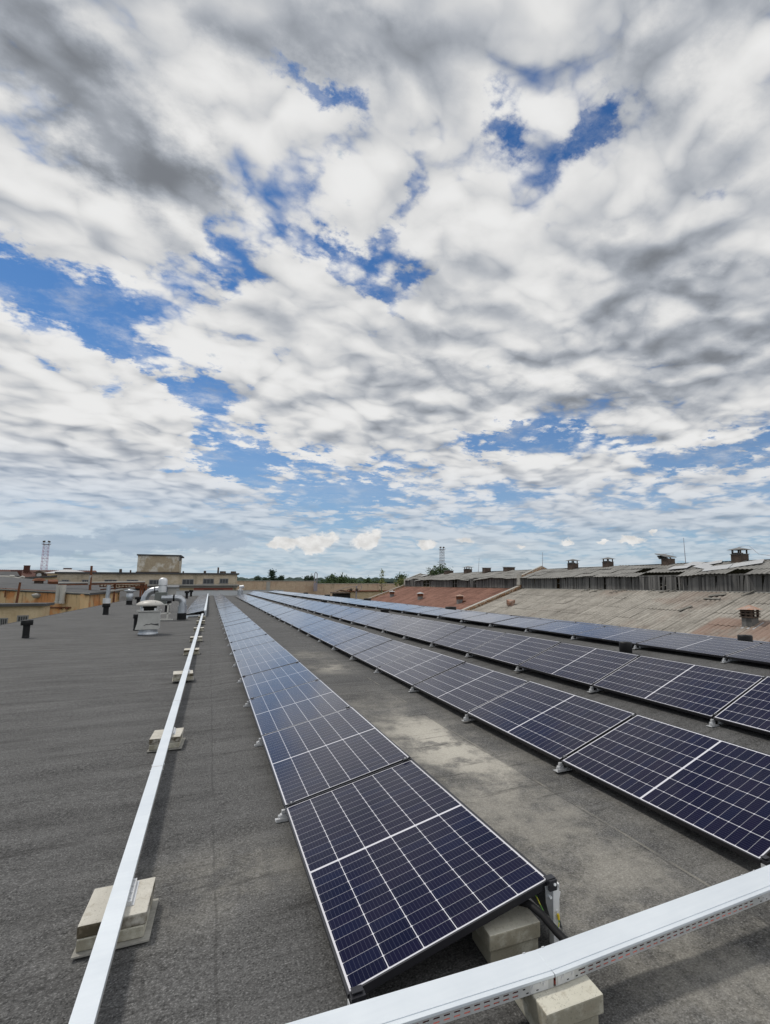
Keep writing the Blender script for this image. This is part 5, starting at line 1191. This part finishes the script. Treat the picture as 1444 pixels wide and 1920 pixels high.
# rusty pipe trestle in front of the factory
def trestle():
    Y = 78.0
    r = thing('pipe_rack', 'rusty pipe rack with sagging beams carried on posts before the factory', 'pipe rack', (-11, Y, -8))
    z1 = atY(200, 1095, Y).z; z2 = atY(200, 1104, Y).z; xa = atY(110, 1095, Y).x; xb = atY(272, 1093, Y).x
    b = MB(); b.bar((xa, Y, z1 - .10), (xb, Y, z1 + .10), .5, .16); b.bar((xa + 4, Y + .5, z2 - .1), (xb, Y + .5, z2 + .35), .14, .14); b.bar((xa + 4, Y, z2 + .25), (xb, Y, z2 + .5), .1, .1)
    n = 14
    for i in range(n):
        x = xa + 4 + (xb - xa - 4) * i / (n - 1); b.bar((x, Y, z2 + .2), (x, Y, z1 - .1), .1, .1)
        if i < n - 1: x2 = xa + 4 + (xb - xa - 4) * (i + 1) / (n - 1); b.bar((x, Y, z2 + .2), (x2, Y, z1 - .1), .05, .05) if i % 2 else None
    part_at(b.build('beams', RUST), r)
    b = MB(); b.cyl((xa, Y - .1, z1 + .1), (xb, Y - .1, z1 + .26), .10, n=8); b.cyl((xa + 5, Y, z2 - .3), (xb - 1, Y, z2 + .1), .12, n=8); b.cyl((xa + 5, Y + .4, z2 - .5), (xb - 3, Y + .4, z2 - .2), .1, n=8); part_at(b.build('pipes', LEDGE), r)
    for px in (215, 264, 268, 274): x = atY(px, 1100, Y).x; c = MB(); c.bar((x, Y + .2, -8), (x, Y + .2, z1), .18, .18); part_at(c.build('post', RUST), r)
    p0 = atY(172, 1061, 77.0); x = atY(168, 1137, 77.0).x
    c = MB(); c.cyl((x, 77.0, -8), (p0.x, 77.0, p0.z), 0.16, .12, 8); c.cyl((p0.x, 77.0, p0.z - 1.1), (p0.x - .08, 77.0, p0.z - 2.2), .14, .14, 8, 1); tag(c.build('pole', [RUST, LEDGE]), 'tall rusty pole rising above the pipe rack', 'pole')
trestle()
b = MB(); p0 = atY(215, 1104, 88); b.box(p0.x - 3.2, p0.x + 3.0, 88, 88.4, -8, p0.z - 1.15); b.box(p0.x - 3.3, p0.x + 3.1, 87.8, 88.6, p0.z - 1.145, p0.z - .95, 1)
tag(b.build('boundary_wall', [RENDER, COPING]), 'low cream wall behind the posts of the pipe rack', 'wall')
p0 = atY(240, 1118, 90); b = MB(); b.box(p0.x - .4, p0.x + 2.0, 89.2, 92, -8, p0.z + 1.1); b.box(p0.x - .6, p0.x + 2.2, 89, 92.2, p0.z + 1.105, p0.z + 1.3, 1)
tag(b.build('shed', [DARK, RUST]), 'small dark shed between the pipe rack and the screen wall', 'shed')
p0 = atY(232, 1116, 86); plant('bush', 'small green bush at the foot of the pipe rack', 'bush', (p0.x, 86, p0.z - .6), 1.1, 1.5, 'round', LEAF, 200, .12, seed=61)

def red_house():
    Y = 170.0
    r = thing('red_roof_building', 'far building with a rust red sheet roof and two brick chimneys at the left edge', 'building', (-38, Y, -8))
    zr = atY(90, 1069, Y + 6).z; xl = atY(-60, 1069, Y).x; xr = atY(172, 1069, Y).x; ze = atY(40, 1086, Y).z
    b = MB(); b.box(xl, xr, Y, Y + 12, -8, ze); part_at(b.build('wall', RENDER), r)
    b = MB(); b.prismY([(xl - 1, ze), (xl, ze)], Y, Y) if False else None
    vs = [(xl, Y - .5, ze), (xr + .6, Y - .5, ze), (xr, Y + 6, zr), (xl, Y + 6, zr), (xl, Y + 12.5, ze), (xr + .6, Y + 12.5, ze)]
    b.add(vs, [(0, 1, 2, 3), (3, 2, 5, 4), (1, 5, 2)])
    n = 60
    for i in range(n): x = xl + (xr - xl) * i / n; b.bar((x, Y - .45, ze + .05), (x, Y + 5.95, zr + .05), .07, .08)
    ro = part_at(b.build('roof', REDSHEET), r)
    for px, pt_, w, yo in ((51, 1061, .55, 4.5), (31, 1070, .95, 1.5), (127, 1066, .8, 5.5)):
        p0 = atY(px, pt_, Y + yo); b = MB(); b.box(p0.x - w, p0.x + w, Y + yo - .5, Y + yo + .5, ze, p0.z); b.box(p0.x - w * 1.1, p0.x + w * 1.1, Y + yo - .55, Y + yo + .55, p0.z + .005, p0.z + .12); o = b.build('chimney', simple('chimney_brick', (.075, .03, .022), .9) if w < .9 else REDSHEET); o.parent = ro
    p0 = atY(74, 1079, Y - .5); b = MB(); b.box(p0.x - .7, p0.x + .7, Y - .8, Y + 2, ze - .3, p0.z + .7); b.add([(p0.x - 1.3, Y - 1, p0.z + .6), (p0.x + 1.3, Y - 1, p0.z + .6), (p0.x, Y - 1, p0.z + 1.3), (p0.x - 1.3, Y + 3, p0.z + .6), (p0.x + 1.3, Y + 3, p0.z + .6), (p0.x, Y + 3, p0.z + 1.3)], [(0, 1, 2), (0, 2, 5, 3), (1, 4, 5, 2), (3, 5, 4)]); b.cyl((p0.x, Y - .8, p0.z + .1), (p0.x, Y - .95, p0.z + .1), .5, n=14, m=1); o = b.build('dormer', [CHIM, PALEROOF]); o.parent = ro
    a, c = atY(2, 1071, Y - 3), atY(24, 1078, Y - 3)
    b = MB(); b.add([(a.x - 6, Y - 3.5, c.z - .3), (c.x + 1.5, Y - 3.5, c.z - .3), (c.x, Y, a.z), (a.x - 6, Y, a.z)], [(0, 1, 2, 3)]); b.box(a.x - 6, c.x + 1.2, Y - 3.4, Y - .6, -8, c.z - .32)
    part_at(b.build('side_wing', [DARKROOF]), r)
    Y = 135.0
    r = thing('pavilion', 'low building with a pale hipped roof in front of the red roof', 'building', (atY(125, 1075, Y).x, Y, -8))
    l, rr, ap = atY(82, 1074.5, Y), atY(166, 1075, Y), atY(127, 1067.5, Y + 4)
    b = MB(); b.box(l.x + .5, rr.x - .5, Y + .4, Y + 8, -8, l.z - .1); part_at(b.build('wall', RENDER), r)
    b = MB(); b.add([(l.x, Y, l.z), (rr.x, Y, l.z), (rr.x, Y + 8.5, l.z), (l.x, Y + 8.5, l.z), (ap.x - .6, Y + 4.2, ap.z), (ap.x + .6, Y + 4.2, ap.z)], [(0, 1, 5, 4), (1, 2, 5), (2, 3, 4, 5), (3, 0, 4), (3, 2, 1, 0)]); ro = part_at(b.build('roof', PALEROOF), r)
    Y = 118.0
    r = thing('link_building', 'narrow cream building with a slanted dark roof edge behind the workshop', 'building', (atY(80, 1085, Y).x, Y, -8))
    a, c = atY(50, 1084.5, Y), atY(108, 1080.5, Y)
    b = MB(); b.add([(a.x, Y, -8), (c.x, Y, -8), (c.x, Y, c.z - .1), (a.x, Y, a.z - .1), (a.x, Y + 6, -8), (c.x, Y + 6, -8), (c.x, Y + 6, c.z - .1), (a.x, Y + 6, a.z - .1)], [(0, 1, 2, 3), (7, 6, 5, 4), (1, 5, 6, 2), (0, 3, 7, 4), (3, 2, 6, 7)]); part_at(b.build('wall', RENDER), r)
    b = MB(); b.add([(a.x - .3, Y - .4, a.z - .09), (c.x, Y - .4, c.z - .09), (c.x, Y + 6.5, c.z - .09), (a.x - .3, Y + 6.5, a.z - .09), (a.x - .3, Y - .4, a.z + .2), (c.x, Y - .4, c.z + .2), (c.x, Y + 6.5, c.z + .2), (a.x - .3, Y + 6.5, a.z + .2)], [(3, 2, 1, 0), (4, 5, 6, 7), (0, 1, 5, 4), (1, 2, 6, 5), (2, 3, 7, 6), (3, 0, 4, 7)]); part_at(b.build('roof', DARKROOF), r)
    Y = 112.0
    for i, (q0, q1, q2, txt) in enumerate((((0, 1081), (18, 1081.5), (50, 1087), 'pale pipe lying along the workshop roof'), ((15, 1084), (20, 1080), (27, 1080.5), 'pale pipe arch on the workshop roof, larger one'), ((37, 1084), (42, 1081), (46, 1083), 'pale pipe arch on the workshop roof, smaller one'))):
        b = MB(); b.tube([atY(*q0, Y), atY(*q1, Y), atY(*q2, Y)], .16, 8); tag(b.build('roof_pipe', WHITEP), txt, 'pipe')
red_house()

# ------------------------------------------------------------------ lattice masts
def mast(px_b, px_t, ytop, Yd, w, label, mat_):
    top = atY(px_t, ytop, Yd); base = Vector((atY(px_b, 1070, Yd).x, Yd, -8)); H = top.z + 8
    base.x = top.x
    r = thing('lattice_mast', label, 'mast', base, 'lattice masts on the horizon')
    b = MB(); n = 16; wt = w; wb = w * 1.35; th = w * .06
    def cw(z): return (wb + (wt - wb) * z / H) / 2
    for sx in (-1, 1):
        for sy in (-1, 1): b.bar((sx * cw(0), sy * cw(0), 0), (sx * cw(H), sy * cw(H), H), th, th)
    for i in range(n):
        z0, z1 = H * i / n, H * (i + 1) / n; a, c = cw(z0), cw(z1)
        for s in (-1, 1):
            b.bar((-a, s * a, z0), (c, s * c, z1), th * .6, th * .6); b.bar((a, s * a, z0), (-c, s * c, z1), th * .6, th * .6)
            b.bar((s * a, -a, z0), (s * c, c, z1), th * .6, th * .6); b.bar((-c, s * c, z1), (c, s * c, z1), th * (1.3 if i % 4 == 3 else .7), th * (1.6 if i % 4 == 3 else .7)); b.bar((s * c, -c, z1), (s * c, c, z1), th * .7, th * .7)
    b.build('lattice', mat_, r)
    b = MB(); b.box(-w * .75, w * .75, -w * .75, w * .75, H, H + w * .12)
    for sx in (-1, 1):
        for sy in (-1, 1): b.cyl((sx * w * .72, sy * w * .72, H), (sx * w * .72, sy * w * .72, H + w * .5), th * .4, n=5)
    b.bar((-w * .72, -w * .72, H + w * .48), (w * .72, -w * .72, H + w * .48), th * .6, th * .6); b.bar((-w * .72, w * .72, H + w * .48), (w * .72, w * .72, H + w * .48), th * .6, th * .6)
    b.build('platform', MASTM, r)
    b = MB()
    for sx in (-.5, .5): b.cyl((sx * w, 0, H + w * .1), (sx * w, 0, H + w * .5), th, n=6); b.obox((sx * w, 0, H + w * .75), (w * .5, w * .3, w * .35), Matrix.Rotation(.5 * sx, 3, 'Y'))
    b.build('floodlights', CHIM, r)
mast(84, 87, 1021, 400, 2.4, 'mauve lattice mast rising behind the red roof on the left', MASTR)
mast(830, 829, 1031, 500, 3.4, 'grey lattice mast rising behind the warehouse lantern', MASTM)
